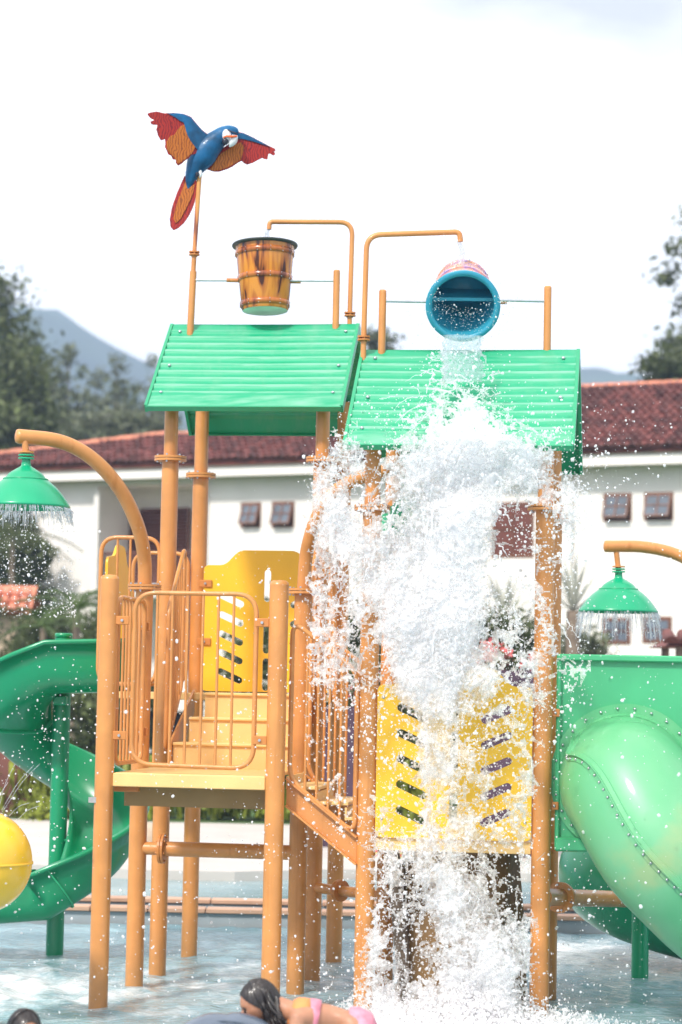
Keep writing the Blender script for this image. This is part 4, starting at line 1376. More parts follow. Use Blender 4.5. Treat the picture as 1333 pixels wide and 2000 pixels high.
# stairs down from the entry platform to the right tower
s2 = thing('stair_flight', 'orange steps descending from the entry platform to the right tower', 'stairs', tuple(L(W + .05, .1, 0)), 'stair flights')
for v_ in (.12, .88):
    b = MB()
    q = [(W + .055, Z_E - .015), (ru - .055, Z_R + .0), (ru - .055, Z_R - .17), (W + .055, Z_E - .185)]
    nn = [L(u, v_, z) for u, z in q] + [L(u, v_ + .012, z) for u, z in q]
    b.add(nn, [(0, 1, 2, 3), (7, 6, 5, 4), (0, 4, 5, 1), (1, 5, 6, 2), (2, 6, 7, 3), (3, 7, 4, 0)])
    for (za, zb_) in ((0, 0), (-.17, -.17)):
        pa, pb = L(W + .055, v_ - .018, Z_E - .015 + za), L(ru - .055, v_ - .018, Z_R + zb_)
        dd = (pb - pa).normalized()
        Mx = Matrix((dd, EY, dd.cross(EY))).transposed()
        b.box((pa + pb) / 2, ((pb - pa).length, .05, .012), Mx)
    obj('stringer', b, ORANGE, s2)
for k in range(3):
    zt = Z_E - .093 * (k + 1) + .03
    b = MB(); b.box(L(W + .10 + .19 * k + .06, .5, zt - .01), (.20, .74, .022), ML, bev=.004); obj('tread', b, CREAM, s2)
    b = MB(); b.box(L(W + .055 + .19 * k, .5, zt + .02), (.012, .74, .08), ML); obj('riser', b, CREAM, s2)

# transition deck between left tower and open slide, with rail and small yellow leaf panel
td = thing('slide_deck', 'small deck joining the left tower to the open green slide', 'deck', tuple(L(-.4, v1, Z_L)))
b = MB(); b.box(L(-.28, (v1 + v2) / 2, Z_L - .03), (.44, 1.0, .05), ML, bev=.005); obj('board', b, CREAM, td)
# scalloped yellow side panel of the deck, seen nearly edge on
lp = [(0, 0), (.90, 0), (.90, .62), (.80, .70), (.74, .86), (.60, .92), (.52, 1.05), (.30, 1.06), (.22, .97), (.0, .95)]
pts = fillet([(x, y, 0) for x, y in lp], .05, 4, closed=True)[:-1]
holed_panel('side_panel', [(p.x, p.y) for p in pts], [slot(.45, .4, .3, .055, R(90))], .018, YELLOW, Vector((at(206, 1200, L(-.5, v1 + .06).y).x, L(-.5, v1 + .06).y, Z_L + .01)), EY, (0, 0, 1), td, bevel=.002)

# railings
railing('railing', 'front orange railing of the entry platform with vertical bars', L(.165, .02), L(W - .145, .02), Z_E + .055, Z_E + .045, 1.09, 1.10, 6, .14, group=None)
bracket(L(.095, -.02, Z_E + .235), ent, sx=.09); bracket(L(.095, -.02, Z_E + .965), ent, sx=.09)
bracket(L(W - .10, -.02, Z_E + .225), ent, sx=.09); bracket(L(W - .10, -.02, Z_E + .965), ent, sx=.09)
railing('railing', 'left side orange railing of the entry platform seen almost edge on', L(0.035, .13), L(0.035, .87), Z_E + .05, Z_E + .05, 1.07, 1.07, 6, .09)
railing('railing', 'left railing of the steps rising to the left tower', L(.16, 1.06), L(.13, v1 - .04), Z_E + .1, Z_L + .05, .98, .98, 6, .08)
railing('railing', 'right railing of the steps rising to the left tower', L(W - .02, 1.1), L(W - .02, v1 - .06), Z_E + .12, Z_L + .05, .95, .95, 5, .08)
railing('railing', 'front railing of the descending orange steps', L(W + .075, .105), L(ru - .07, .105), Z_E - .02, Z_R + .02, 1.0, 1.02, 4, .09)
railing('railing', 'rear railing of the descending orange steps', L(W + .075, .90), L(ru - .07, .90), Z_E - .02, Z_R + .02, 1.0, 1.02, 4, .09)
railing('railing', 'high railing beside the small deck left of the left tower', L(-.50, v1 + .04), L(-.07, v1 + .04), Z_L + .05, Z_L + .05, 1.05, 1.05, 3, .12)
railing('railing', 'rear railing of the small deck left of the left tower', L(-.50, v2 - .04), L(-.07, v2 - .04), Z_L + .05, Z_L + .05, 1.0, 1.0, 3, .12)
railing('railing', 'railing on the inner side of the left tower above the steps', L(W - .03, v1 + .10), L(W - .03, v2 - .12), Z_L + .05, Z_L + .05, .98, .98, 6, .1)
for (pp, pr) in ((L(.02, .90, Z_E + .95), ent), (L(.02, .90, Z_E + .24), ent)):
    bracket(pp, pr, sx=.1)

# ------------------------------------------------------------------ shower arms with green shades


def shade(parent, c, r, h, neck=True):
    """c = centre of the rim plane"""
    b = MB()
    prof_o = [(.028, h), (.030, h * .90), (.036, h * .84), (r * .20, h * .79), (r * .36, h * .69), (r * .47, h * .57), (r * .66, h * .42), (r * .82, h * .25), (r * .94, h * .09), (r, 0)]
    po = [(p.x, p.y) for p in smooth_path([(a, bb, 0) for a, bb in prof_o], 4)]
    pi_ = [(max(.02, a - .012), z - .008) for a, z in po[8:]][::-1]
    b.lathe(po + [(r, -.012), (r - .012, -.012)] + pi_, c, 44)
    sh = obj('shade', b, GREEN_SHADE, parent)
    b = MB(); b.lathe([(r * .465, h * .575), (r * .49, h * .58), (r * .505, h * .56), (r * .49, h * .54)], c, 44)
    obj('shade_seam', b, GREEN, sh)
    b = MB(); flange(b, Vector(c) + EZ * (h + .012), EZ, .052, .010); obj('collar', b, GREEN_SHADE, sh)
    return sh


def shower(label, pts, r_arm, stem_top, rim_c, r, h, joint=None):
    t = thing('umbrella_shower', label, 'shower', tuple(pts[0]), 'green umbrella showers')
    pth = smooth_path(pts, 7)
    b = MB(); b.tube(pth, r_arm, 20, caps=False)
    dirv = (pth[-1] - pth[-2]).normalized()
    b.lathe([(r_arm, -.001), (r_arm * .9, .012), (r_arm * .5, .018), (.001, .02)], pth[-1], 20, dirv)
    arm = obj('arm', b, ORANGE, t)
    b = MB(); b.tube([stem_top, Vector(rim_c) + EZ * h], .0215, 12); obj('stem', b, ORANGE, t)
    b = MB(); flange(b, Vector(rim_c) + EZ * (h + .032), EZ, .05, .010); obj('collar', b, ORANGE, t)
    shade(t, rim_c, r, h)
    if joint is not None:
        pass
    return t


def seq(pix, d0, d1):
    return [at(x, y, d0 + (d1 - d0) * i / (len(pix) - 1)) for i, (x, y) in enumerate(pix)]


dC = L(0, 1).y
P_ = [L(0, 1, zc_C)] + seq([(283, 1100), (276, 1050), (260, 1003), (236, 957), (201, 914), (158, 880), (108, 860), (36, 852)], dC - .02, 14.85)[0:]
rc = at(49, 988, 14.85)
shower('left green umbrella shower hanging from a tall curved orange arm', P_, .048, at(49, 860, 14.85), rc, .297, .31)
dD = L(W, 1).y
P_ = [L(W, 1, zc_D)] + seq([(598, 1090), (606, 1050), (620, 1010), (645, 970), (680, 944), (725, 925), (775, 915), (815, 913)], dD - .02, 14.95)
rc = at(800, 1040, 14.95)
shower('middle green umbrella shower half hidden in the falling water', P_, .046, at(800, 920, 14.95), rc, .27, .29)
P_ = [at(1480, 1560, 17.6), at(1478, 1350, 17.6), at(1455, 1220, 17.6)] + seq([(1400, 1135), (1333, 1088), (1262, 1069), (1184, 1067)], 17.6, 17.6)
P_[0] = Vector((P_[1].x, 17.6, -.2))
rc = at(1208, 1193, 17.6)
shower('right green umbrella shower hanging before the white house windows', P_, .046, at(1204, 1075, 17.6), rc, .305, .30)

# ------------------------------------------------------------------ bucket rigs
def bucket_rig(label, vbase, uL, uR, zbase, ztopL, ztopR, z_ax, parent_loc):
    return None


def zroof(z_ridge): return z_ridge


def pole(parent, name, p0, p1, r, material=None, cap=True):
    b = MB(); b.tube([p0, p1], r, 16)
    if cap: b.lathe([(r, 0), (r * .8, r * .4), (.001, r * .5)], p1, 16, (Vector(p1) - Vector(p0)).normalized())
    return obj(name, b, material or ORANGE, parent)


vr = vcL
dL_ = L(.55, vr).y
# left rig
rigL = thing('bucket_frame', 'orange posts and steel axle on the left green roof', 'frame', tuple(L(.1, vr, 4.7)), 'bucket frames')
pL = at(374, 640, dL_); pR = at(656, 640, dL_ - .1)
zTL = at(376, 545, dL_).z; zTR = at(658, 530, dL_ - .1).z
pole(rigL, 'support_post', Vector((pR.x, pR.y, 4.55)), Vector((pR.x, pR.y, zTR)), .025)
axz = at(518, 550, dL_).z
b = MB(); b.tube([Vector((pL.x, pL.y, axz)), Vector((pR.x + .015, pR.y, axz))], .0095, 10); obj('axle', b, STEEL, rigL)
bc = at(518, 550, dL_ - .03); bc.z = axz
for (xa, xb) in ((443, 466), (566, 588)):
    pa, pb = at(xa, 550, dL_ - .03), at(xb, 550, dL_ - .03); pa.z = pb.z = axz
    b = MB(); b.tube([pa, pb], .0155, 12); obj('sleeve', b, POLE_WOOD, rigL)


def bucket(t, M, r0, r1, h, mat_out, mat_in, hoops=True, hoop_mat=None, tipped=False):
    """M: 4x4 placing the bucket, origin at the axle height on its centre line, z to the rim"""
    zt, zb_ = h * .54, -h * .46
    b = MB()
    prof = [(r1 * .05, zb_ + .004), (r1 * .96, zb_ + .004), (r1, zb_ + .02), (r0, zt)]
    b.lathe([(r1 * .96, zb_), (r1, zb_ + .012), (r0, zt)], (0, 0, 0), 56)
    m = b.mesh('shell'); m.transform(M); sh = link('shell', m, mat_out, t)
    b = MB(); b.lathe([(.001, zb_ - .004), (r1 * .6, zb_ - .001), (r1 * .97, zb_ + .001)], (0, 0, 0), 56)
    m = b.mesh('base'); m.transform(M); link('base', m, WHITE_UNDER if not tipped else mat_out, t)
    b = MB(); b.lathe([(r0 - .012, zt - .002), (r1 - .012, zb_ + .03), (.001, zb_ + .03)], (0, 0, 0), 56)
    m = b.mesh('lining'); m.transform(M); link('lining', m, mat_in, t)
    b = MB(); b.lathe([(r0 - .014, zt - .012), (r0 - .014, zt + .006), (r0 + .024, zt + .006), (r0 + .026, zt - .002), (r0 + .022, zt - .010), (r0 - .002, zt - .014)], (0, 0, 0), 56)
    m = b.mesh('rim'); m.transform(M); link('rim', m, BLACKRIM if not tipped else mat_in, t)
    if hoops:
        for f in (.05, .46, .85):
            z0 = zb_ + h * f * .97; z1 = z0 + .042
            ra = r1 + (r0 - r1) * (z0 - zb_) / h; rb_ = r1 + (r0 - r1) * (z1 - zb_) / h
            b = MB(); b.lathe([(ra, z0), (ra + .006, z0 + .001), (rb_ + .006, z1 - .001), (rb_, z1)], (0, 0, 0), 56)
            m = b.mesh('hoop'); m.transform(M); ho = link('hoop', m, hoop_mat, t)
            b = MB()
            for k in range(14):
                a = 2 * math.pi * k / 14
                for dz in (.006, .036):
                    b.sphere(((rb_ + .007) * math.cos(a), (rb_ + .007) * math.sin(a), z0 + dz), .0035, 6, 4)
            m = b.mesh('rivet'); m.transform(M); link('rivet', m, STEEL, ho)
            # joint lines across each hoop
            b = MB()
            for k in range(7):
                a = 2 * math.pi * (k + .5) / 7
                b.box(((rb_ + .0045) * math.cos(a), (rb_ + .0045) * math.sin(a), z0 + .021), (.006, .003, .038), Matrix.Rotation(a, 3, 'Z'))
            m = b.mesh('joint'); m.transform(M); link('joint', m, BRICKW, ho)
    return t


bk = thing('tipping_bucket', 'upright woodgrain tipping bucket above the left green roof', 'bucket', tuple(bc), 'tipping buckets')
Mb = Matrix.Translation(bc) @ Matrix.Rotation(R(-1.5), 4, 'Y') @ Matrix.Rotation(R(-3), 4, 'X')
bucket(bk, Mb, .219, .173, .495, WOOD, BLACKRIM, True, WOOD_HOOP)

# right rig
dR_ = L(ru + .5, vcR).y
rigR = thing('bucket_frame', 'orange posts and steel axle on the right green roof', 'frame', tuple(L(ru, vcR, 4.2)), 'bucket frames')
qL = at(746, 680, dR_ + .06); qR = at(1069, 680, dR_ - .06)
pole(rigR, 'support_post', Vector((qL.x, qL.y, 4.05)), Vector((qL.x, qL.y, at(748, 566, dR_).z)), .025)
pole(rigR, 'support_post', Vector((qR.x, qR.y, 4.05)), Vector((qR.x, qR.y, at(1070, 565, dR_).z)), .025)
ax2 = at(905, 588, dR_).z
b = MB(); b.tube([Vector((qL.x - .015, qL.y, ax2)), Vector((at(842, 588, dR_).x, qL.y, ax2))], .0095, 10); b.tube([Vector((at(968, 588, dR_).x, qR.y, ax2)), Vector((qR.x + .015, qR.y, ax2))], .0095, 10); obj('axle', b, STEEL, rigR)
pa, pb = at(972, 588, dR_), at(990, 588, dR_); pa.z = pb.z = ax2
b = MB(); b.tube([pa, pb], .016, 12); obj('sleeve', b, ORANGE_D, rigR)
bc2 = at(905, 585, dR_); bc2.z = ax2
bk2 = thing('tipping_bucket', 'tipped bucket with blue inside pouring water over the right roof', 'bucket', tuple(bc2), 'tipping buckets')
Mb2 = Matrix.Translation(bc2 + Vector((0, .05, .055))) @ Matrix.Rotation(YAW * -.3, 4, 'Z') @ Matrix.Rotation(R(117), 4, 'X')
bucket(bk2, Mb2, .219, .173, .495, BUCKET_PINK, BLUE_IN, True, BUCKET_PINK, tipped=True)
b = MB(); b.box((0, .02, .08), (.405, .022, .20)); m = b.mesh('baffle'); m.transform(Mb2); link('baffle', m, BLUE_IN, bk2)

# fill pipes
f1 = thing('fill_pipe', 'bent orange pipe pouring into the upright woodgrain bucket', 'pipe', (0, 0, 0), 'fill pipes')
d1 = dL_ - .05
base1 = at(683, 640, d1)
pp = [Vector((base1.x, base1.y, 4.6)), at(684, 600, d1), at(689, 434, d1), at(527, 433, d1), at(526, 448, d1)]
b = MB(); b.tube(fillet(pp, .10, 8), .0185, 14); po_ = obj('pipe', b, ORANGE, f1)
b = MB(); flange(b, at(684, 614, d1), EZ, .042, .009); bolts(b, at(684, 614, d1), EZ, .035, 5, .004, .02); obj('collar', b, ORANGE_D, po_)
f2 = thing('fill_pipe', 'bent orange pipe pouring over the tipped blue bucket', 'pipe', (0, 0, 0), 'fill pipes')
d2 = dR_ + .02
base2 = at(710, 690, d2)
pp = [Vector((base2.x, base2.y, 4.1)), at(711, 650, d2), at(717, 459, d2), at(898, 453, d2), at(900, 472, d2)]
b = MB(); b.tube(fillet(pp, .10, 8), .0185, 14); po_ = obj('pipe', b, ORANGE, f2)
b = MB(); flange(b, at(711, 661, d2), EZ, .042, .009); bolts(b, at(711, 661, d2), EZ, .035, 5, .004, .02); obj('collar', b, ORANGE_D, po_)

# ------------------------------------------------------------------ parrot on its pole
def Z1(x, y, off=0.0):
    """parrot: position traced from pixels of an enlarged image crop, off = towards the viewer"""
    return at(250 + x / 2.666, 180 + y / 2.666, dL_ - off)  # crop pixels turned back into image pixels, then placed at depth


ps = 1 / 2.666 / (FPX / dL_)
par = thing('parrot_figure', 'blue and red macaw figure with spread wings on top of the left pole', 'parrot figure', tuple(Z1(375, 430)))
pol = thing('parrot_pole', 'thin painted pole rising from the left roof and carrying the parrot', 'pole', (pL.x, pL.y, 4.55))
b = MB(); b.tube([Vector((pL.x - .01, pL.y, 4.5)), at(378, 530, dL_)], .0255, 16); b.tube([at(378, 530, dL_), at(380, 495, dL_)], .0185, 14)
l1 = obj('lower_pole', b, ORANGE, pol)
b = MB(); flange(b, at(380, 495, dL_), EZ, .040, .008); bolts(b, at(380, 495, dL_), EZ, .033, 5, .004, .02); obj('collar', b, ORANGE_D, l1)
b = MB(); b.tube([at(380, 495, dL_), at(390, 342, dL_)], [.016, .0185], 12); obj('upper_pole', b, POLE_WOOD, pol)


def loft(mb, stations, seg=20):
    """stations: (point, rx, ry) rings perpendicular to the path; ry is along the view axis"""
    pts = [s_[0] for s_ in stations]
    rings = []
    for i, (p, rx, ry) in enumerate(stations):
        t = (pts[min(i + 1, len(pts) - 1)] - pts[max(i - 1, 0)]).normalized()
        yv = Vector((0, 1, 0)); xv = t.cross(yv).normalized(); yv = xv.cross(t)
        rings.append([p + xv * math.cos(2 * math.pi * k / seg) * rx + yv * math.sin(2 * math.pi * k / seg) * ry for k in range(seg)])
    vs = [q for r in rings for q in r]; fs = []
    for i in range(len(rings) - 1):
        for k in range(seg):
            fs.append((i * seg + k, i * seg + (k + 1) % seg, (i + 1) * seg + (k + 1) % seg, (i + 1) * seg + k))
    fs.append(tuple(range(seg))[::-1]); fs.append(tuple(range((len(rings) - 1) * seg, len(rings) * seg)))
    mb.add(vs, fs, True)


body = [(575, 212, 5, .02), (562, 205, 22, .03), (535, 208, 36, .05), (500, 222, 44, .06), (468, 245, 50, .07), (438, 272, 60, .08), (408, 305, 66, .085), (382, 342, 62, .08), (358, 380, 50, .07), (340, 418, 36, .055), (326, 455, 26, .04), (318, 490, 16, .025), (312, 518, 3, .01)]
cs = smooth_path([(x, y, 0) for x, y, r, dd in body], 3)
rr_ = np.interp(np.linspace(0, len(body) - 1, len(cs)), range(len(body)), [r for x, y, r, dd in body])
dd_ = np.interp(np.linspace(0, len(body) - 1, len(cs)), range(len(body)), [dd for x, y, r, dd in body])
b = MB(); loft(b, [(Z1(c.x, c.y), r * ps * (1.12 if 400 > c.x > 330 else 1.04), d) for c, r, d in zip(cs, rr_, dd_)]); obj('body', b, P_BLUE, par)


def thick_shape(name, poly, off, th, material, parent, bend=None, rnd=0):
    """outline with a shallow dome profile: rings shrink towards the middle"""
    P = [(x, y) for x, y in poly]
    cx = sum(p[0] for p in P) / len(P); cy = sum(p[1] for p in P) / len(P)
    holed = bpy.data.curves.new(name, 'CURVE'); holed.dimensions = '2D'; holed.fill_mode = 'BOTH'; holed.extrude = th / 2 / ps * .5; holed.bevel_depth = min(4.0, th / 2 / ps * .5)
    sp = holed.splines.new('POLY'); sp.points.add(len(P) - 1)
    for i, p in enumerate(P): sp.points[i].co = (p[0], -p[1], 0, 1)
    sp.use_cyclic_u = True
    tmp = bpy.data.objects.new('tmp', holed); col.objects.link(tmp)
    me = bpy.data.meshes.new_from_object(tmp.evaluated_get(bpy.context.evaluated_depsgraph_get()))
    bpy.data.objects.remove(tmp); bpy.data.curves.remove(holed)
    for v in me.vertices:
        x, y, z = v.co
        o_ = off + (bend(x, -y) if bend else 0)
        v.co = Z1(x, -y, o_ + z * ps)
    me.name = name; me.materials.clear()
    return link(name, me, material, parent)


LW = [(150, 103), (190, 112), (240, 110), (290, 115), (328, 130), (352, 160), (385, 198), (430, 232), (415, 275), (372, 312), (330, 325), (312, 345), (296, 355), (278, 372), (262, 380), (253, 368), (252, 350), (236, 348), (228, 330), (212, 322), (205, 303), (196, 285), (198, 262), (195, 240), (184, 246), (174, 249), (166, 236), (158, 222), (155, 205), (150, 195), (156, 178), (155, 168), (138, 168), (124, 165), (120, 155), (134, 150), (142, 143), (124, 137), (110, 124), (105, 113), (120, 108)]
LWB = [(215, 112), (255, 111), (290, 116), (326, 131), (353, 163), (386, 200), (428, 234), (412, 276), (362, 296), (335, 262), (318, 235), (306, 205), (300, 178), (292, 156), (272, 148), (250, 130)]
LWO = [(295, 170), (306, 208), (322, 238), (350, 285), (334, 318), (296, 350), (262, 372), (246, 342), (222, 318), (205, 296), (204, 258), (222, 230), (245, 222), (262, 195), (278, 178)]
RWp = [(570, 208), (600, 214), (640, 232), (690, 258), (730, 280), (765, 296), (767, 305), (758, 308), (766, 322), (757, 328), (742, 318), (730, 320), (728, 335), (725, 348), (714, 347), (700, 340), (676, 352), (650, 366), (622, 375), (606, 368), (594, 355), (572, 366), (545, 385), (520, 398), (500, 404), (476, 412), (450, 412), (430, 406), (412, 400), (440, 360), (470, 320), (500, 290), (530, 270), (548, 240)]
RWB = [(565, 212), (600, 215), (640, 233), (690, 259), (720, 276), (680, 264), (640, 252), (604, 243), (575, 240), (555, 235)]
RWO = [(430, 402), (450, 372), (480, 325), (520, 300), (560, 275), (590, 262), (604, 290), (596, 320), (588, 350), (560, 368), (520, 390), (480, 404), (450, 408)]
bl = lambda x, y: .03 + .16 * (385 - x) / 280
br = lambda x, y: -.01 - .10 * (x - 420) / 340
wl = thick_shape('wing', LW, .02, .014, P_RED, par, bl); thick_shape('blue_coverts', LWB, .030, .012, P_BLUE, wl, bl); thick_shape('orange_feathers', LWO, .029, .010, P_ORANGE, wl, bl)
wr = thick_shape('wing', RWp, -.02, .014, P_RED, par, br); thick_shape('blue_coverts', RWB, -.010, .012, P_BLUE, wr, br); thick_shape('orange_feathers', RWO, -.011, .010, P_ORANGE, wr, br)
TL = [(297, 440), (280, 478), (258, 530), (240, 580), (232, 605), (222, 664), (226, 700), (240, 716), (262, 705), (290, 680), (314, 645), (332, 610), (346, 570), (353, 530), (357, 480), (352, 450)]
TLO = [(300, 470), (285, 510), (262, 570), (246, 620), (240, 660), (252, 680), (276, 655), (300, 610), (325, 560), (340, 520), (346, 482), (320, 500), (312, 510)]
tl = thick_shape('tail', TL, .0, .02, P_RED, par); thick_shape('orange_feathers', TLO, .012, .012, P_ORANGE, tl)
# face: white patch, hooked beak, stripe, feet
hd = MB(); hd.sphere(Z1(513, 226, .043), (26 * ps, .03, 34 * ps)); obj('face_patch', hd, P_WHITE, par)
hd = MB(); loft(hd, [(Z1(570, 232, .03), 8 * ps, .02), (Z1(556, 238, .035), 22 * ps, .03), (Z1(546, 255, .04), 24 * ps, .03), (Z1(538, 272, .04), 16 * ps, .022), (Z1(530, 286, .04), 3 * ps, .006)], 14); obj('beak', hd, P_WHITE, par)
hd = MB(); hd.sphere(Z1(508, 256, .045), (18 * ps, .03, 20 * ps)); obj('lower_beak', hd, P_DARK, par)
hd = MB(); hd.tube([Z1(498, 236, .07), Z1(515, 229, .078), Z1(540, 231, .078), (Z1(568, 229, .06))], [5 * ps, 6 * ps, 7 * ps, 5 * ps], 8); obj('face_stripe', hd, P_STRIPE, par)
hd = MB(); hd.sphere(Z1(540, 206, .062), 4.5 * ps, 8, 6); hd.tube([Z1(520, 196, .06), Z1(548, 208, .066), Z1(566, 216, .05)], 3.5 * ps, 6); obj('eye', hd, P_DARK, par)
for dx in (-12, 8):
    hd = MB(); hd.tube([Z1(368 + dx, 410, .03), Z1(374 + dx, 432, .045), Z1(366 + dx, 445, .03)], [10 * ps, 8 * ps, 3 * ps], 8); obj('foot', hd, P_WHITE if dx > 0 else P_DARK, par)

# ------------------------------------------------------------------ open green slide on the left
def sweep(path, profile, closed=True, up=EZ, tilt=None):
    """profile (lateral, vertical) swept along path with the lateral axis kept level"""
    n = len(path); m = len(profile)
    vs = []
    for i in range(n):
        t = (path[min(i + 1, n - 1)] - path[max(i - 1, 0)]); th = Vector((t.x, t.y, 0)).normalized()
        lat = Vector((th.y, -th.x, 0))
        tt = t.normalized(); upv = lat.cross(tt)
        if upv.z < 0: upv = -upv
        for (a, b_) in profile:
            vs.append(path[i] + lat * a + upv * b_)
    fs = []
    for i in range(n - 1):
        for k in range(m if closed else m - 1):
            k2 = (k + 1) % m
            fs.append((i * m + k, i * m + k2, (i + 1) * m + k2, (i + 1) * m + k))
    if closed:
        fs.append(tuple(range(m))[::-1]); fs.append(tuple(range((n - 1) * m, n * m)))
    return vs, fs


GC = at(107, 1858, 17.3); GC.z = 0
sl1 = thing('open_slide', 'open green spiral slide winding round its green post at the left edge', 'slide', tuple(GC))
RS, HW, HGT = .33, .265, .37
ztop_ = 1.985
path = []
xs_ = at(262, 1300, 16.95).x
for k in range(10):
    f = k / 10
    path.append(Vector((xs_ + (GC.x + .06 - xs_) * f, GC.y - RS, ztop_ - .02 * f)))
NT = 64
for k in range(NT + 1):
    th = R(-90 - 360 * k / NT)
    f = k / NT
    path.append(Vector((GC.x + RS * math.cos(th), GC.y + RS * math.sin(th), ztop_ - .02 - 1.66 * (.06 * f + .94 * f ** 1.04))))
zl = path[-1].z
for k in range(1, 14):
    path.append(Vector((GC.x - .13 * k, GC.y - RS - .004 * k, zl - .012 * k)))
# U profile with a rolled lip; thickness 12 mm
inner, outer = [], []
for k in range(17):
    a = math.pi * k / 16
    e = .55
    cx_ = -math.copysign(abs(math.cos(a)) ** e, math.cos(a)) * HW
    cz_ = HGT * (1 - abs(math.sin(a)) ** .62)
    inner.append((cx_, cz_)); outer.append((cx_ * 1.045, cz_ - .012 * math.sin(a)))
lipL = [(-HW * 1.0, HGT), (-HW * 1.0, HGT + .012), (-HW - .045, HGT + .012), (-HW - .045, HGT - .018), (-HW * 1.045, HGT - .006)]
LOW = .10
inner = [(a, c if a < 0 else min(c, LOW)) for a, c in inner]; outer = [(a, c if a < 0 else min(c, LOW - .004)) for a, c in outer]
prof = inner[::-1] + [(-HW, HGT + .014), (-HW - .05, HGT + .014), (-HW - .052, HGT - .02), (-HW - .04, HGT - .02), (-HW - .034, HGT - .002)] + outer[1:-1]
vs, fs = sweep(path, prof)
b = MB(); b.add(vs, fs, True); fl = obj('flume', b, GREEN_DEEP, sl1)
for i0 in (4, 22, 40, 56, 70):
    # joint flanges between flume sections
    pr2 = [(a * 1.09, c - .018) for a, c in outer] + [(a * 1.0, c + .0) for a, c in outer[::-1]]
    p_ = [path[i0], path[i0].lerp(path[i0 + 1], .28)]
    vs, fs = sweep(p_, pr2)
    b = MB(); b.add(vs, fs); obj('joint', b, GREEN, fl)
b = MB(); zt = at(117, 1238, 17.3).z
b.tube([GC + EZ * -.3, GC + EZ * (zt - .02)], .066, 22); b.lathe([(.058, 0), (.068, 0), (.068, .03), (.06, .036), (.001, .037)], GC + EZ * (zt - .03), 22)
obj('post', b, GREEN_DEEP, sl1)
b = MB(); b.box(GC + Vector((.0, -.10, ztop_ - .085)), (.10, .12, .07), bev=.01); obj('bracket', b, GREEN, sl1)

# ------------------------------------------------------------------ tube slide on the right
PU0 = 2.765 + .085
sl2 = thing('tube_slide', 'closed green tube slide leaving a flat green panel at the right edge', 'slide', tuple(L(PU0 + .5, .2, 0)))
pv = .20
zP0 = at(1080, 1660, L(PU0, pv).y).z; zP1 = at(1085, 1277, L(PU0, pv).y).z
b = MB()
b.box(L(PU0 + .60, pv, (zP0 + zP1) / 2 + .03), (1.2, .035, zP1 - zP0 - .06), ML, bev=.012)
b.box(L(PU0 + .60, pv - .02, zP1 - .022), (1.2, .075, .04), ML, bev=.008)
b.box(L(PU0 + .60, pv - .03, zP0 + .04), (1.2, .10, .085), ML, bev=.012)
b.box(L(PU0 + .014, pv - .012, (zP0 + zP1) / 2), (.03, .07, zP1 - zP0), ML, bev=.008)
b.box(L(PU0 + .60, pv + .62, (zP0 + zP1) / 2 + .03), (1.2, .035, zP1 - zP0 - .06), ML, bev=.012)
b.box(L(PU0 + .60, pv + .3, zP0 + .03), (1.18, .6, .04), ML)
b.box(L(PU0 + 1.185, pv + .3, (zP0 + zP1) / 2), (.03, .6, zP1 - zP0 - .1), ML)
sp_ = obj('entry_panel', b, GREEN_PANEL, sl2)
for zz in (at(1080, 1573, L(PU0, pv).y).z, at(1080, 1392, L(PU0, pv).y).z):
    b = MB(); b.box(L(PU0 - .005, pv - .06, zz), (.055, .01, .05), ML, bev=.004); br_ = obj('bracket', b, ORANGE_D, sl2)
    b = MB(); b.lathe([(.0, .007), (.008, .005), (.010, 0)], L(PU0 - .005, pv - .066, zz), 8, -EY); obj('bolt', b, STEEL, br_)
TR = .405
c0 = at(1222, 1522, L(PU0 + .4, pv).y - .02)
tp = smooth_path([c0 + EY * .04, c0 - EY * .12 - EZ * .03, at(1236, 1553, 14.02), at(1288, 1644, 13.86), at(1345, 1706, 13.86), at(1423, 1778, 14.0), at(1520, 1830, 14.5), at(1585, 1850, 15.4)], 8)
b = MB(); b.tube(tp, TR, 48, caps=False); b.tube(tp[::-1], TR - .012, 48, caps=False)
tu = obj('tube', b, GREEN_TUBE, sl2)
ax_ = -EY
b = MB(); b.lathe([(TR + .005, -.02), (TR + .065, -.02), (TR + .065, .012), (TR + .005, .012), (TR - .01, .05)], c0 - EY * .012, 56, ax_, smooth=False)
fg = obj('collar', b, GREEN_TUBE, sl2)
b = MB()
Q = Vector(ax_).to_track_quat('Z', 'Y').to_matrix()
for k in range(26):
    a = 2 * math.pi * k / 26
    p = c0 - EY * .026 + Q @ Vector(((TR + .036) * math.cos(a), (TR + .036) * math.sin(a), 0))
    b.lathe([(.009, 0), (.009, .006), (.004, .010), (.001, .0105)], p, 7, ax_)
obj('bolt', b, STEEL, fg)


def on_tube(i, ang, rr):
    t = (tp[min(i + 1, len(tp) - 1)] - tp[max(i - 1, 0)]).normalized()
    ref = (EX - t * EX.dot(t)).normalized(); oth = t.cross(ref)
    d_ = ref * math.cos(ang) + oth * math.sin(ang)
    return tp[i] + d_ * rr, d_, t


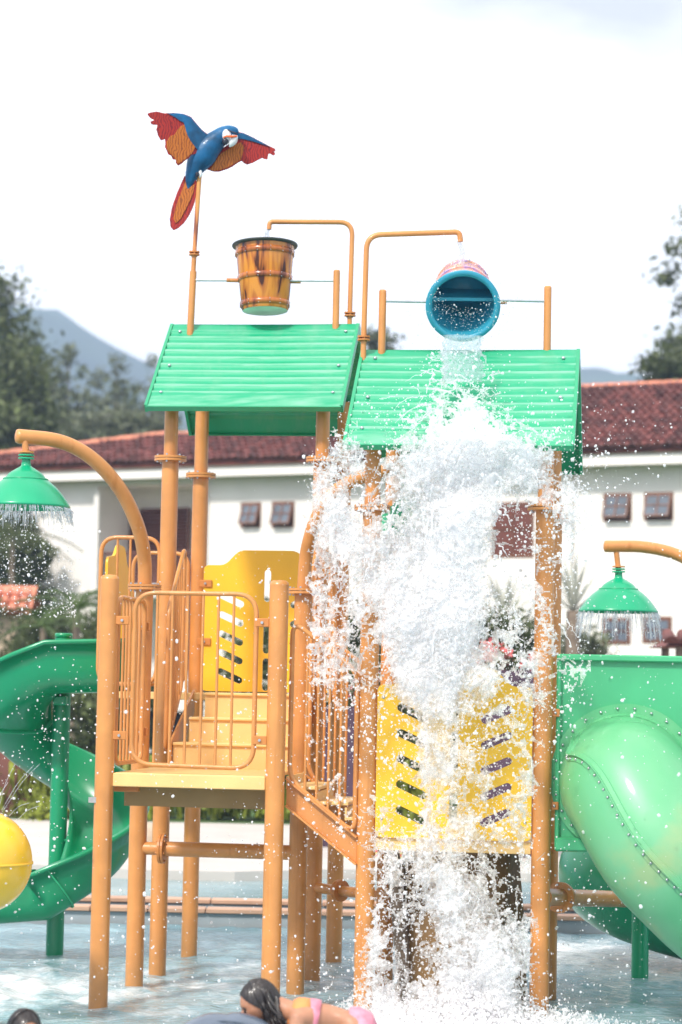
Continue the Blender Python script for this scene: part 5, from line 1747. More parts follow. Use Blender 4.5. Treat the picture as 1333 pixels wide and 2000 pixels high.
# moulded seam with bolts running down the tube
for (a0_, a1_) in ((R(140), R(196)), (R(320), R(376))):
    b = MB(); bb = MB()
    pts = []
    for i in range(2, len(tp)):
        f = min(1, i / 30)
        a = a0_ + (a1_ - a0_) * 0
        # keep the seam on the side facing the viewer and left
        t = (tp[min(i + 1, len(tp) - 1)] - tp[max(i - 1, 0)]).normalized()
        side = Vector((-.50, -.84, .16)) if a0_ < 3 else Vector((.5, .84, -.16))
        d_ = (side - t * side.dot(t)).normalized()
        pts.append((tp[i], d_, t))
    vs = []
    for (c, d_, t) in pts:
        s_ = t.cross(d_)
        for (ra, so_) in ((TR - .004, -.035), (TR + .006, -.032), (TR + .010, -.004), (TR + .028, -.003), (TR + .028, .003), (TR + .010, .004), (TR + .006, .032), (TR - .004, .035)):
            vs.append(c + d_ * ra + s_ * so_)
    m_ = 8
    fs = [(i * m_ + k, i * m_ + k + 1, (i + 1) * m_ + k + 1, (i + 1) * m_ + k) for i in range(len(pts) - 1) for k in range(m_ - 1)]
    b.add(vs, fs); sm_ = obj('seam', b, GREEN_TUBE, tu)
    for i in range(0, len(pts) - 1):
        for q in (0,):
            c = pts[i][0].lerp(pts[i + 1][0], q); d_ = pts[i][1]; s_ = pts[i][2].cross(d_)
            p = c + d_ * (TR + .007) + s_ * .02
            bb.lathe([(.0085, 0), (.0085, .006), (.004, .010), (.001, .0105)], p, 7, d_)
    obj('bolt', bb, STEEL, sm_, kind='stuff')
lp_ = smooth_path([at(1560, 1640, 16.6), at(1500, 1650, 17.6), at(1400, 1655, 18.1), at(1290, 1668, 18.05), at(1215, 1682, 17.85), at(1187, 1704, 17.55), at(1222, 1733, 17.3), at(1300, 1762, 17.2), at(1400, 1789, 17.2), at(1500, 1806, 17.2)], 8)
b = MB(); b.tube(lp_, .375, 44, caps=True); obj('lower_tube', b, GREEN_DEEP, sl2)
gp = at(1250, 1903, 16.6); gp.z = 0
b = MB(); b.tube([gp + EZ * -.3, gp + EZ * .84], .062, 22); obj('post', b, GREEN_DEEP, sl2)
hp = thing('brace_pipe', 'thick horizontal orange pipe with a flange tying the right tower to the green slide post', 'pipe', tuple(at(1055, 1755, 14.4)))
pa, pb = at(1062, 1752, 14.42), at(1246, 1757, 16.45)
b = MB(); b.tube([pa, pb], .0555, 22); hpp = obj('pipe', b, ORANGE, hp)
dd = (pb - pa).normalized(); pc = pa.lerp(pb, .16)
b = MB(); flange(b, pc, dd, .098, .012); c_ = obj('collar', b, ORANGE, hpp)
b = MB(); bolts(b, pc, dd, .082, 6, .007, .026); obj('bolt', b, STEEL, c_)

# ------------------------------------------------------------------ yellow spray ball, left edge
yb = at(-38, 1683, 13.6)
ball = thing('spray_ball', 'big glossy yellow ball spraying thin water jets at the left edge', 'spray ball', (yb.x, yb.y, 0))
rB = .306
b = MB(); b.sphere(yb, rB, 48, 30); sb = obj('ball_shell', b, YELLOW_BALL, ball)
b = MB(); b.lathe([(rB - .01, -.012), (rB + .006, -.010), (rB + .006, .004), (rB - .01, .006)], yb, 48); obj('seam', b, YELLOW_BALL, sb)
b = MB(); b.tube([Vector((yb.x, yb.y, -.3)), yb], .05, 14); obj('post', b, ORANGE, ball)
b = MB()
for k in range(8):
    a = 2 * math.pi * k / 8
    b.lathe([(.012, 0), (.012, .012), (.006, .014)], yb + Vector((math.cos(a) * .14, math.sin(a) * .14, math.sqrt(rB ** 2 - .14 ** 2) - .004)), 8, Vector((math.cos(a) * .5, math.sin(a) * .5, 1)))
obj('nozzle', b, STEEL, ball)

# ------------------------------------------------------------------ stacked bright float rings beyond the posts
fc = at(728, 1700, 25.2)
flt = thing('float_stack', 'striped white, red and lime inflatable resting on the pale deck behind the posts', 'inflatable', (fc.x, 25.2, .16))
zt = at(728, 1652, 25.2).z
hh = (zt - .16) / 6
for k, m_ in enumerate((WHT_F, YEL_F, RED_F, YEL_F, RED_F, WHT_F)):
    b = MB()
    ring = [Vector((fc.x + .34 * math.cos(a), 25.2 + .3 * math.sin(a), .16 + hh * (k + .5))) for a in [2 * math.pi * q / 28 for q in range(29)]]
    b.tube(ring, hh * .54, 10, caps=False); obj('ring', b, m_, flt)

# ------------------------------------------------------------------ people
def skin_body(name, verts, edges, radii, parent, material, root=0, sub=2):
    me = bpy.data.meshes.new(name); me.from_pydata([tuple(v) for v in verts], edges, [])
    o = bpy.data.objects.new(name, me); col.objects.link(o)
    sk = o.modifiers.new('skin', 'SKIN'); sk.use_smooth_shade = True
    for i, r in enumerate(radii):
        d_ = me.skin_vertices[0].data[i]
        d_.radius = r if isinstance(r, tuple) else (r, r)
        d_.use_root = (i == root)
    ss = o.modifiers.new('sub', 'SUBSURF'); ss.levels = sub; ss.render_levels = sub
    bpy.context.view_layer.update()
    me2 = bpy.data.meshes.new_from_object(o.evaluated_get(bpy.context.evaluated_depsgraph_get()))
    bpy.data.objects.remove(o)
    me2.name = name; me2.materials.clear()
    me2.polygons.foreach_set('use_smooth', [True] * len(me2.polygons))
    return link(name, me2, material, parent)


def hand(verts, edges, radii, wrist, direction, sidev, sc_=1.0):
    """palm and five bent fingers added to a skin skeleton; wrist index given"""
    w0 = Vector(verts[wrist]); d_ = Vector(direction).normalized(); s_ = Vector(sidev).normalized(); dn = d_.cross(s_).normalized()
    palm = len(verts); verts.append(w0 + d_ * .035 * sc_); radii.append((.018 * sc_, .013 * sc_)); edges.append((wrist, palm))
    lens = [.042, .048, .044, .034]
    for k in range(4):
        p = w0 + d_ * .06 * sc_ + s_ * (.0135 * (k - 1.5)) * sc_
        i0 = len(verts)
        verts.append(p); radii.append(.0068 * sc_); edges.append((palm, i0))
        verts.append(p + (d_ * .9 + dn * .3) * lens[k] * .5 * sc_); radii.append(.006 * sc_); edges.append((i0, i0 + 1))
        verts.append(p + (d_ * .9 + dn * .3) * lens[k] * .5 * sc_ + (d_ * .4 + dn * .9) * lens[k] * .5 * sc_); radii.append(.005 * sc_); edges.append((i0 + 1, i0 + 2))
    i0 = len(verts)
    verts.append(w0 + d_ * .02 * sc_ - s_ * .026 * sc_ + dn * .008 * sc_); radii.append(.0075 * sc_); edges.append((palm, i0))
    verts.append(w0 + d_ * .045 * sc_ - s_ * .036 * sc_ + dn * .022 * sc_); radii.append(.006 * sc_); edges.append((i0, i0 + 1))


GD = 10.9
girl = thing('person', 'girl with wet dark hair bending forward in an orange and pink swimsuit over a float', 'person', (at(640, 1990, GD).x, GD, -.24))
g = lambda x, y, dy=0.0: at(x, y, GD + dy)
V_ = [g(692, 2003), g(656, 1996), g(620, 1990), g(585, 1985), g(560, 1972)]
E_ = [(0, 1), (1, 2), (2, 3), (3, 4)]
Rr = [(.105, .088), (.082, .080), (.084, .088), (.078, .105), (.042, .042)]
# head core
V_.append(g(527, 1958)); E_.append((4, 5)); Rr.append((.062, .066))
for sd in (-1, 1):
    # legs: hip, knee, ankle, toes on the pool floor
    hip = len(V_); V_.append(g(701, 2015, sd * .07)); Rr.append(.078); E_.append((0, hip))
    hx = V_[hip]
    kn = Vector((hx.x - .08, hx.y + sd * .02, hx.z - .33)); V_.append(kn); Rr.append(.05); E_.append((hip, hip + 1))
    an = Vector((hx.x + .05, hx.y + sd * .02, -.19)); V_.append(an); Rr.append(.032); E_.append((hip + 1, hip + 2))
    V_.append(Vector((an.x - .12, an.y, -.222))); Rr.append((.026, .018)); E_.append((hip + 2, hip + 3))
    # arms: shoulder, elbow, wrist reaching down to the float
    sh = len(V_); V_.append(g(582, 1992, sd * .125)); Rr.append(.043); E_.append((3, sh))
    el = V_[sh] + Vector((-.03, sd * .03, -.19)); V_.append(el); Rr.append(.031); E_.append((sh, sh + 1))
    wr_ = el + Vector((-.16, -sd * .03, -.03)); V_.append(wr_); Rr.append(.022); E_.append((sh + 1, sh + 2))
    hand(V_, E_, Rr, sh + 2, (-1, 0, .1), (0, sd, 0), .95)
body_o = skin_body('body', V_, E_, Rr, girl, SKIN, 0)


def head_mesh(c, r, yaw, pitch_, roll_=0):
    """head with brow, nose, lips, chin; faces +X before turning"""
    M = Matrix.Translation(c) @ Matrix.Rotation(yaw, 4, 'Z') @ Matrix.Rotation(pitch_, 4, 'Y')
    b = MB(); vs, fs = [], []
    S, T = 48, 40
    for i in range(T + 1):
        th = math.pi * i / T
        for k in range(S):
            a = 2 * math.pi * k / S
            x, y, z = math.sin(th) * math.cos(a), math.sin(th) * math.sin(a), math.cos(th)
            rx, ry, rz = 1.0, .80, 1.12
            p = Vector((x * rx, y * ry, z * rz))
            if z < -.1:
                f = min(1, (-.1 - z) / .9); p.x = p.x * (1 - .30 * f) + .10 * f; p.y *= 1 - .28 * f
            if x > .3:
                g_ = lambda y0, z0, sy, sz: math.exp(-((y - y0) / sy) ** 2 - ((z - z0) / sz) ** 2)
                p.x += .20 * g_(0, -.20, .13, .12) + .10 * g_(0, -.05, .10, .18) - .09 * g_(0, .08, .5, .09) - .10 * (g_(.30, .0, .16, .10) + g_(-.30, .0, .16, .10))
                p.x += .075 * g_(0, -.44, .22, .05) + .07 * g_(0, -.56, .20, .05) - .04 * g_(0, -.50, .25, .025) + .06 * g_(0, -.80, .25, .12)
            vs.append((M @ (p * r)))
    for i in range(T):
        for k in range(S):
            fs.append((i * S + k, (i + 1) * S + k, (i + 1) * S + (k + 1) % S, i * S + (k + 1) % S))
    b.add(vs, fs, True)
    return b, M


HC = g(507, 1960); HR = .090
hb, MH = head_mesh(HC, HR, R(180 + 12), R(24))
ho = obj('head', hb, SKIN, girl)
for sd in (-1, 1):
    b = MB(); b.sphere(MH @ (Vector((.86, sd * .30, .0)) * HR), HR * .10, 10, 8); obj('eye', b, EYE, ho)
    b = MB(); b.tube([MH @ (Vector((.93, sd * .14, .17)) * HR), MH @ (Vector((.93, sd * .32, .21)) * HR), MH @ (Vector((.80, sd * .50, .14)) * HR)], [HR * .03, HR * .045, HR * .02], 6); obj('eyebrow', b, HAIR, ho)
    b = MB()
    er = [MH @ (Vector((-.02 + .13 * math.cos(a), sd * (.80 + .06 * math.sin(a * .5)), -.10 + .22 * math.sin(a))) * HR) for a in [2 * math.pi * q / 14 for q in range(15)]]
    b.tube(er, HR * .05, 8, caps=False); b.sphere(MH @ (Vector((-.02, sd * .79, -.12)) * HR), (HR * .10, HR * .05, HR * .17), 8, 6); obj('ear', b, SKIN, ho)
b = MB(); b.tube([MH @ (Vector((.97, y_, -.485 - .02 * abs(y_))) * HR) for y_ in (-.2, -.1, 0, .1, .2)], [HR * .02, HR * .05, HR * .055, HR * .05, HR * .02], 8); obj('lips', b, LIP, ho)


def hair_cap(c, r, M, parent, front=.45, low=-.2, locks=60, fall=None, seed=1):
    rg = np.random.default_rng(seed)
    b = MB(); vs, fs = [], []
    S, T = 72, 30
    for i in range(T + 1):
        for k in range(S):
            a = 2 * math.pi * k / S
            back = .5 - .5 * math.cos(a)           # 0 at the face, 1 at the back
            lim = math.pi * (.25 + .36 * min(1, back * 1.6) + .06 * back)
            th = lim * i / T
            x, y, z = math.sin(th) * math.cos(a), math.sin(th) * math.sin(a), math.cos(th)
            ripple = 1 + .018 * math.sin(a * 23 + 3 * th) + .012 * math.sin(a * 41 - 5 * th)
            q = Vector((x * 1.0, y * .80, z * 1.12)) * (1.075 + .03 * back) * ripple
            vs.append(M @ (q * r))
    for i in range(T):
        for k in range(S):
            fs.append((i * S + k, (i + 1) * S + k, (i + 1) * S + (k + 1) % S, i * S + (k + 1) % S))
    b.add(vs, fs, True)
    h = obj('hair', b, HAIR, parent)
    if fall:
        lk = MB()
        for k in range(locks):
            a = rg.uniform(.46, .97) * math.pi * rg.choice([-1, 1])
            th = rg.uniform(.12, .42) * math.pi
            pts = []
            for j in range(4):
                t_ = th * (j / 3) * 1.2 + .05
                q = Vector((math.sin(t_) * math.cos(a), math.sin(t_) * math.sin(a) * .80, math.cos(t_) * 1.12)) * 1.12
                pts.append(M @ (q * r))
            e = pts[-1]
            tgt = fall(rg, a)
            n_ = 6
            for j in range(1, n_ + 1):
                f = j / n_
                p = e.lerp(tgt, f) + Vector((rg.normal(0, .004), rg.normal(0, .005), -.015 * math.sin(math.pi * f)))
                pts.append(p)
            pp_ = smooth_path(pts, 3)
            lk.tube(pp_, list(np.interp(np.linspace(0, 1, len(pp_)), [0, .2, .8, 1], [.004, .0085, .006, .0015])), 6)
        obj('lock', lk, HAIR, h, kind='stuff')
    return h


def girl_fall(rg, a):
    return g(545 + rg.normal(0, 9), 2006 + rg.uniform(-22, 28), rg.normal(-.03, .05))


hair_cap(HC, HR, MH, girl, locks=150, fall=girl_fall, seed=4)
# swimsuit top and bottom hug the torso
b = MB()
loft(b, [(g(566, 1979), .066, .088), (g(575, 1982), .083, .116), (g(590, 1986), .090, .120), (g(604, 1988), .090, .110)], 28)
tpo = obj('swimsuit_top', b, SWIM_O, girl)
b = MB(); loft(b, [(g(603, 1988), .0905, .1105), (g(612, 1989), .091, .105), (g(622, 1991), .090, .098)], 28); obj('swimsuit_band', b, SWIM_P, girl)
b = MB(); loft(b, [(g(674, 2000), .086, .088), (g(688, 2005), .100, .113), (g(704, 2013), .100, .135), (g(718, 2026), .075, .11)], 28); obj('swimsuit_bottom', b, SWIM_P, girl)
# ring held upright
rgc = at(440, 2100, 10.75)
ring = thing('swim_ring', 'grey blue inflatable swim ring standing upright before the girl', 'swim ring', (rgc.x, 10.75, -.24))
zc_ = .145
b = MB()
mn = .115; Mj = .385 - mn
pts = []; rs = []
for q in range(73):
    a = 2 * math.pi * q / 72
    pts.append(Vector((rgc.x + (Mj - .01) * math.cos(a), 10.75 + .03 * math.sin(a * 2), zc_ + Mj * math.sin(a))))
    rs.append(mn * (1 - .10 * math.exp(-((a - math.pi * .5) / .09) ** 2) + .012 * math.sin(a * 18)))
b.tube(pts, rs, 24, caps=False); ro_ = obj('ring_tube', b, TUBEM, ring)
for k in range(14):
    a = R(30 + k * 23)
    c = Vector((rgc.x + (Mj) * math.cos(a), 10.75 - mn + .004, zc_ + Mj * math.sin(a)))
    b = MB(); b.lathe([(.001, .004), (.018, .003), (.02, -.004)], c + Vector((0, .0, .02)), 12, (0, -1, .1)); obj('print', b, YDOT if k % 2 else WHT_F, ro_)
b = MB()
pts2 = [Vector((rgc.x + (Mj + mn * .72) * math.cos(a), 10.75 - mn * .72, zc_ + (Mj + mn * .72) * math.sin(a))) for a in [2 * math.pi * q / 60 for q in range(61)]]
b.tube(pts2, .004, 6, caps=False); obj('weld', b, TUBEM, ro_)

# child at the left edge, only the crown of the head in view
BD = 10.5
boy = thing('person', 'child with short wet dark hair at the bottom left corner, only the crown showing', 'person', (at(48, 2000, BD).x, BD, -.24))
hc2 = at(48, 2016, BD); hc2.z -= .0
V_ = [Vector((hc2.x, BD + .02, -.10)), Vector((hc2.x, BD + .03, .06)), Vector((hc2.x, BD + .02, .20)), Vector((hc2.x, BD, .28)), Vector((hc2.x, BD, hc2.z - .06))]
E_ = [(0, 1), (1, 2), (2, 3), (3, 4)]; Rr = [(.11, .10), (.095, .08), (.10, .08), (.045, .045), (.045, .05)]
for sd in (-1, 1):
    h_ = len(V_); V_.append(V_[0] + Vector((sd * .07, -.03, -.02))); Rr.append(.07); E_.append((0, h_))
    V_.append(V_[0] + Vector((sd * .12, -.26, .05))); Rr.append(.048); E_.append((h_, h_ + 1))
    V_.append(V_[0] + Vector((sd * .13, -.42, -.09))); Rr.append(.032); E_.append((h_ + 1, h_ + 2))
    V_.append(V_[0] + Vector((sd * .13, -.54, -.09))); Rr.append((.026, .018)); E_.append((h_ + 2, h_ + 3))
    s0 = len(V_); V_.append(V_[2] + Vector((sd * .12, 0, .02))); Rr.append(.04); E_.append((2, s0))
    V_.append(V_[2] + Vector((sd * .17, -.08, -.15))); Rr.append(.029); E_.append((s0, s0 + 1))
    V_.append(V_[2] + Vector((sd * .10, -.24, -.16))); Rr.append(.021); E_.append((s0 + 1, s0 + 2))
    hand(V_, E_, Rr, s0 + 2, (0, -1, 0), (sd, 0, 0), .9)
skin_body('body', V_, E_, Rr, boy, SKIN, 0)
hb, MH2 = head_mesh(hc2, .082, R(-60), R(10)); h2 = obj('head', hb, SKIN, boy)
for sd in (-1, 1):
    b = MB(); b.sphere(MH2 @ (Vector((.86, sd * .30, .0)) * .082), .008, 10, 8); obj('eye', b, EYE, h2)
    b = MB(); b.sphere(MH2 @ (Vector((-.02, sd * .82, -.12)) * .082), (.008, .005, .016), 8, 6); obj('ear', b, SKIN, h2)
hair_cap(hc2, .082, MH2, boy, locks=40, fall=lambda rg, a: hc2 + Vector((rg.normal(0, .05), rg.normal(0, .05), -.02)), seed=9)
b = MB(); loft(b, [(V_[0] + Vector((0, 0, -.06)), .12, .11), (V_[0] + Vector((0, 0, .04)), .118, .108)], 20); obj('swim_trunks', b, TUBEM, boy)

# ------------------------------------------------------------------ falling water
XC = [600, 640, 700, 760, 820, 880, 940, 1000, 1060, 1120, 1170, 1210]  # density chart columns and rows are image pixel positions
ROWS = {
    665: [0, 0, 0, 0, 0.02, 0.55, 0.45, 0, 0, 0, 0, 0],
    700: [0, 0, 0, 0, 0, 0.62, 0.45, 0, 0, 0, 0, 0],
    735: [0, 0, 0, 0, 0.043, 0.645, 0.473, 0.043, 0, 0, 0, 0],
    760: [0, 0, 0.017, 0.155, 0.292, 0.688, 0.559, 0.241, 0.069, 0, 0, 0],
    800: [0, 0, 0.069, 0.344, 0.413, 0.688, 0.731, 0.413, 0.189, 0.017, 0, 0],
    830: [0, 0, 0.155, 0.387, 0.516, 0.774, 0.817, 0.533, 0.292, 0.086, 0, 0],
    865: [0, 0.086, 0.327, 0.473, 0.688, 0.86, 0.86, 0.645, 0.48, 0.355, 0.043, 0],
    900: [0.05, 0.41, 0.5, 0.58, 0.82, 1, 1, 0.72, 0.6, 0.58, 0.22, 0.02],
    950: [0.08, 0.43, 0.48, 0.51, 0.8, 1.05, 0.95, 0.62, 0.53, 0.6, 0.24, 0.03],
    1000: [0.06, 0.37, 0.46, 0.47, 0.78, 1.05, 0.85, 0.48, 0.47, 0.53, 0.12, 0],
    1060: [0.04, 0.35, 0.46, 0.49, 0.78, 1, 0.72, 0.42, 0.4, 0.3, 0.05, 0],
    1120: [0.04, 0.35, 0.46, 0.55, 0.76, 0.95, 0.66, 0.38, 0.38, 0.2, 0, 0],
    1180: [0.05, 0.39, 0.48, 0.58, 0.76, 0.9, 0.64, 0.4, 0.38, 0.12, 0, 0],
    1240: [0.06, 0.45, 0.48, 0.61, 0.82, 0.9, 0.55, 0.38, 0.38, 0.1, 0, 0],
    1300: [0.06, 0.39, 0.38, 0.57, 0.82, 0.78, 0.46, 0.42, 0.38, 0.12, 0, 0],
    1360: [0.04, 0.26, 0.28, 0.44, 0.64, 0.66, 0.44, 0.42, 0.4, 0.08, 0, 0],
    1420: [0.02, 0.14, 0.2, 0.4, 0.5, 0.56, 0.44, 0.4, 0.22, 0, 0, 0],
    1500: [0, 0.05, 0.14, 0.38, 0.48, 0.52, 0.44, 0.36, 0.1, 0, 0, 0],
    1580: [0, 0.02, 0.1, 0.38, 0.48, 0.5, 0.42, 0.32, 0.06, 0, 0, 0],
    1660: [0, 0, 0.06, 0.32, 0.6, 0.56, 0.48, 0.36, 0.05, 0, 0, 0],
    1740: [0, 0, 0.03, 0.28, 0.5, 0.5, 0.5, 0.38, 0.04, 0, 0, 0],
    1820: [0, 0, 0.04, 0.3, 0.46, 0.46, 0.5, 0.36, 0.05, 0, 0, 0],
    1880: [0, 0.01, 0.1, 0.38, 0.52, 0.6, 0.6, 0.42, 0.08, 0, 0, 0],
    1940: [0, 0.03, 0.28, 0.6, 0.75, 0.85, 0.85, 0.6, 0.2, 0.03, 0, 0],
    1990: [0, 0.06, 0.45, 0.8, 0.95, 1, 1, 0.8, 0.32, 0.1, 0, 0],
}
YR = np.array(sorted(ROWS)); GRID = np.array([ROWS[y] for y in YR])
DF = 13.95
sF = FPX / DF


def xz_px(X, Z):
    """image pixel coordinates in the density chart for a place in the curtain plane"""
    yc = 1340 - (Z - HCAM) * sF * 1.0
    px = 666.5 + X * sF + (1340 - yc) * .0201 - 0
    return px, yc + (px - 666.5) * .0201


def rho_at(X, Z):
    px, py = xz_px(X, Z)
    fx = np.interp(px, XC, np.arange(len(XC))); fy = np.interp(py, YR, np.arange(len(YR)))
    ix = np.clip(fx.astype(int), 0, len(XC) - 2); iy = np.clip(fy.astype(int), 0, len(YR) - 2)
    tx = fx - ix; ty = fy - iy
    g_ = GRID[iy, ix] * (1 - tx) * (1 - ty) + GRID[iy, ix + 1] * tx * (1 - ty) + GRID[iy + 1, ix] * (1 - tx) * ty + GRID[iy + 1, ix + 1] * tx * ty
    g_ = np.where((px < XC[0]) | (px > XC[-1]) | (py < YR[0] - 5), 0, g_)
    return g_


RC = L(ru + RW / 2, vcR)
def base_depth(X, Z):
    """curtain distance: lies on the roof slope above the eave, falls free below"""
    yaw_shift = -(X - RC.x) * math.tan(YAW)
    ridge = RC.y + yaw_shift
    roof = ridge - .80 / .72 * (4.285 - Z)            # front slope surface
    roof = np.maximum(roof, ridge - .80)
    pour = ridge - .50 + 0 * Z
    onroof = roof - .05
    below = ridge - .86 - .10 * np.clip((3.5 - Z) / 1.2, 0, 1)
    y = np.where(Z > 4.15, pour, np.where(Z > 3.52, onroof, below))
    t = np.clip((Z - 3.85) / .35, 0, 1)
    y = np.where(Z > 3.52, onroof * (1 - t) + np.minimum(onroof, pour) * t, y)
    return y


# smooth value noise and cell noise on numpy grids
_perm = rng.permutation(4096)
def hash3(i, j, k, s=0):
    return _perm[(_perm[(_perm[(i + s) & 4095] + j) & 4095] + k) & 4095] / 4096.0


def vnoise(x, y, z, s=0):
    i, j, k = np.floor(x).astype(int), np.floor(y).astype(int), np.floor(z).astype(int)
    fx, fy, fz = x - i, y - j, z - k
    fx = fx * fx * (3 - 2 * fx); fy = fy * fy * (3 - 2 * fy); fz = fz * fz * (3 - 2 * fz)
    r = 0
    for a in (0, 1):
        for b_ in (0, 1):
            for c in (0, 1):
                r = r + hash3(i + a, j + b_, k + c, s) * (fx if a else 1 - fx) * (fy if b_ else 1 - fy) * (fz if c else 1 - fz)
    return r


def fbm(x, y, z, s=0, o=4):
    r = 0; a = .5
    for q in range(o):
        r = r + a * (vnoise(x, y, z, s + q * 17) - .5) * 2; x = x * 2.03 + 5.2; y = y * 2.03 + 1.3; z = z * 2.03 + 9.1; a *= .5
    return r


def cell_edge(x, y, s=0):
    """F2-F1 of 2D cellular noise"""
    i, j = np.floor(x).astype(int), np.floor(y).astype(int)
    f1 = np.full(x.shape, 9.0); f2 = np.full(x.shape, 9.0)
    for a in (-1, 0, 1):
        for b_ in (-1, 0, 1):
            cx_ = i + a + hash3(i + a, j + b_, 0 * i, s); cy_ = j + b_ + hash3(i + a, j + b_, 0 * i + 7, s)
            d_ = np.hypot(cx_ - x, cy_ - y)
            f2 = np.where(d_ < f1, f1, np.minimum(f2, d_)); f1 = np.minimum(f1, d_)
    return f2 - f1


allV, allF = [], []
off_ = 0
for lay in range(6):
    step = .0070
    xs = np.arange(-.42, 1.85, step); zs_ = np.arange(-.02, 4.32, step)
    X, Z = np.meshgrid(xs + .003 * lay, zs_)
    s = lay * 101
    # domain warp makes torn, curling sheets
    wx = fbm(X * 2.2, Z * 1.6, 0 * X + lay, s) * .26 + fbm(X * 8, Z * 6, 0 * X + lay, s + 5, 3) * .055
    wz = fbm(X * 2.2, Z * 1.6, 0 * X + lay + 40, s + 9) * .30 + fbm(X * 8, Z * 6, 0 * X + lay, s + 15, 3) * .06
    xx, zz = X + wx, Z + wz
    big = cell_edge(xx * 6.2, zz * 4.6, s + 1); med = cell_edge(xx * 15, zz * 11.5, s + 2); sm = cell_edge(xx * 36, zz * 30, s + 3)
    den = rho_at(X, Z)
    streak = .62 * fbm(X * 4.2 + wx * 1.2, Z * 2.3, 0 * X, 77, 5) + .55 * fbm(X * 3.4 + wx * 1.5, Z * 1.8, 0 * X + lay * 3, s + 33, 5)
    fine = fbm(xx * 11, zz * 9, 0 * X + lay * 7, s + 44, 4)
    m_ = den * np.where(Z > 2.1, .885, .93) + streak * .85 + .05 * (Z < 2.1) * (den > .2) + fine * .26 - .03 * lay * (den < .6)
    memb = m_ > .62
    th_b = np.clip(m_ - .08, 0, 1) * .20
    th_m = np.clip(m_ - .22, 0, 1) * .40
    th_s = np.clip(m_ - .40, 0, 1) * 1.1
    keep = memb | (big < th_b) | (med < th_m) | (sm < th_s)
    keep &= den > .03
    dz = fbm(X * 2.7, Z * 2.0, 0 * X + lay * 2, s + 50, 3) * .24 + fbm(X * 11, Z * 8, 0 * X + lay, s + 60, 3) * .030
    dz += .016 * np.exp(-(med / .10)) + .022 * np.exp(-(big / .08)) + .007 * np.exp(-(sm / .14))
    amp = np.clip(1.0 - (Z - 3.9) / .5, .35, 1.0)
    Y = base_depth(X, Z) - .12 * np.exp(-((Z - 3.65) / .25) ** 2) - abs(dz) * amp - .035 * lay * amp + .02 * amp
    P = np.stack([X + wx * .10, Y, Z + wz * .08 - .0], -1)
    kq = keep[:-1, :-1] & keep[1:, :-1] & keep[:-1, 1:] & keep[1:, 1:]
    ny, nx = X.shape
    jj, ii = np.nonzero(kq)
    q = np.stack([jj * nx + ii, jj * nx + ii + 1, (jj + 1) * nx + ii + 1, (jj + 1) * nx + ii], 1)
    used = np.unique(q); remap = np.zeros(ny * nx, int); remap[used] = np.arange(len(used))
    allV.append(P.reshape(-1, 3)[used]); allF.append(remap[q] + off_); off_ += len(used)
me = np_mesh('splash_sheets', np.concatenate(allV), np.concatenate(allF))
print('SHEET QUADS', sum(len(f) for f in allF))
cas = link('water_cascade', me, FROTH, kind='stuff', label='white sheet of falling water bursting over the right green roof', cat='falling water')

# round drops: little icosahedra / octahedra, slightly stretched along their flight
t_ = (1 + 5 ** .5) / 2
ICO_V = np.array([(-1, t_, 0), (1, t_, 0), (-1, -t_, 0), (1, -t_, 0), (0, -1, t_), (0, 1, t_), (0, -1, -t_), (0, 1, -t_), (t_, 0, -1), (t_, 0, 1), (-t_, 0, -1), (-t_, 0, 1)]) / math.hypot(1, t_)
ICO_F = np.array([(0, 11, 5), (0, 5, 1), (0, 1, 7), (0, 7, 10), (0, 10, 11), (1, 5, 9), (5, 11, 4), (11, 10, 2), (10, 7, 6), (7, 1, 8), (3, 9, 4), (3, 4, 2), (3, 2, 6), (3, 6, 8), (3, 8, 9), (4, 9, 5), (2, 4, 11), (6, 2, 10), (8, 6, 7), (9, 8, 1)])
OCT_V = np.array([(1, 0, 0), (-1, 0, 0), (0, 1, 0), (0, -1, 0), (0, 0, 1), (0, 0, -1)], float)
OCT_F = np.array([(0, 2, 4), (2, 1, 4), (1, 3, 4), (3, 0, 4), (2, 0, 5), (1, 2, 5), (3, 1, 5), (0, 3, 5)])


def drops(name, P, r, label, material=DROP, cat='water drops'):
    P = np.asarray(P); r = np.asarray(r)
    Vs, Fs, o = [], [], 0
    for sel, bv, bf in ((r >= .0042, ICO_V, ICO_F), (r < .0042, OCT_V, OCT_F)):
        p = P[sel]; q = r[sel]; n = len(p)
        if n == 0: continue
        st = rng.uniform(.75, 1.5, (n, 1)); ang = rng.normal(0, .7, n)
        v = bv[None] * q[:, None, None] * rng.uniform(.85, 1.15, (n, len(bv), 1))
        v = v * np.stack([1 / np.sqrt(st), 1 / np.sqrt(st), st], -1)
        c, s = np.cos(ang)[:, None], np.sin(ang)[:, None]
        v = np.stack([v[..., 0] * c + v[..., 2] * s, v[..., 1], -v[..., 0] * s + v[..., 2] * c], -1) + p[:, None, :]
        Vs.append(v.reshape(-1, 3)); Fs.append((bf[None] + (np.arange(n) * len(bv))[:, None, None]).reshape(-1, 3) + o); o += n * len(bv)
    me = np_mesh(name, np.concatenate(Vs), np.concatenate(Fs))
    return link(name, me, material, kind='stuff', label=label, cat=cat)


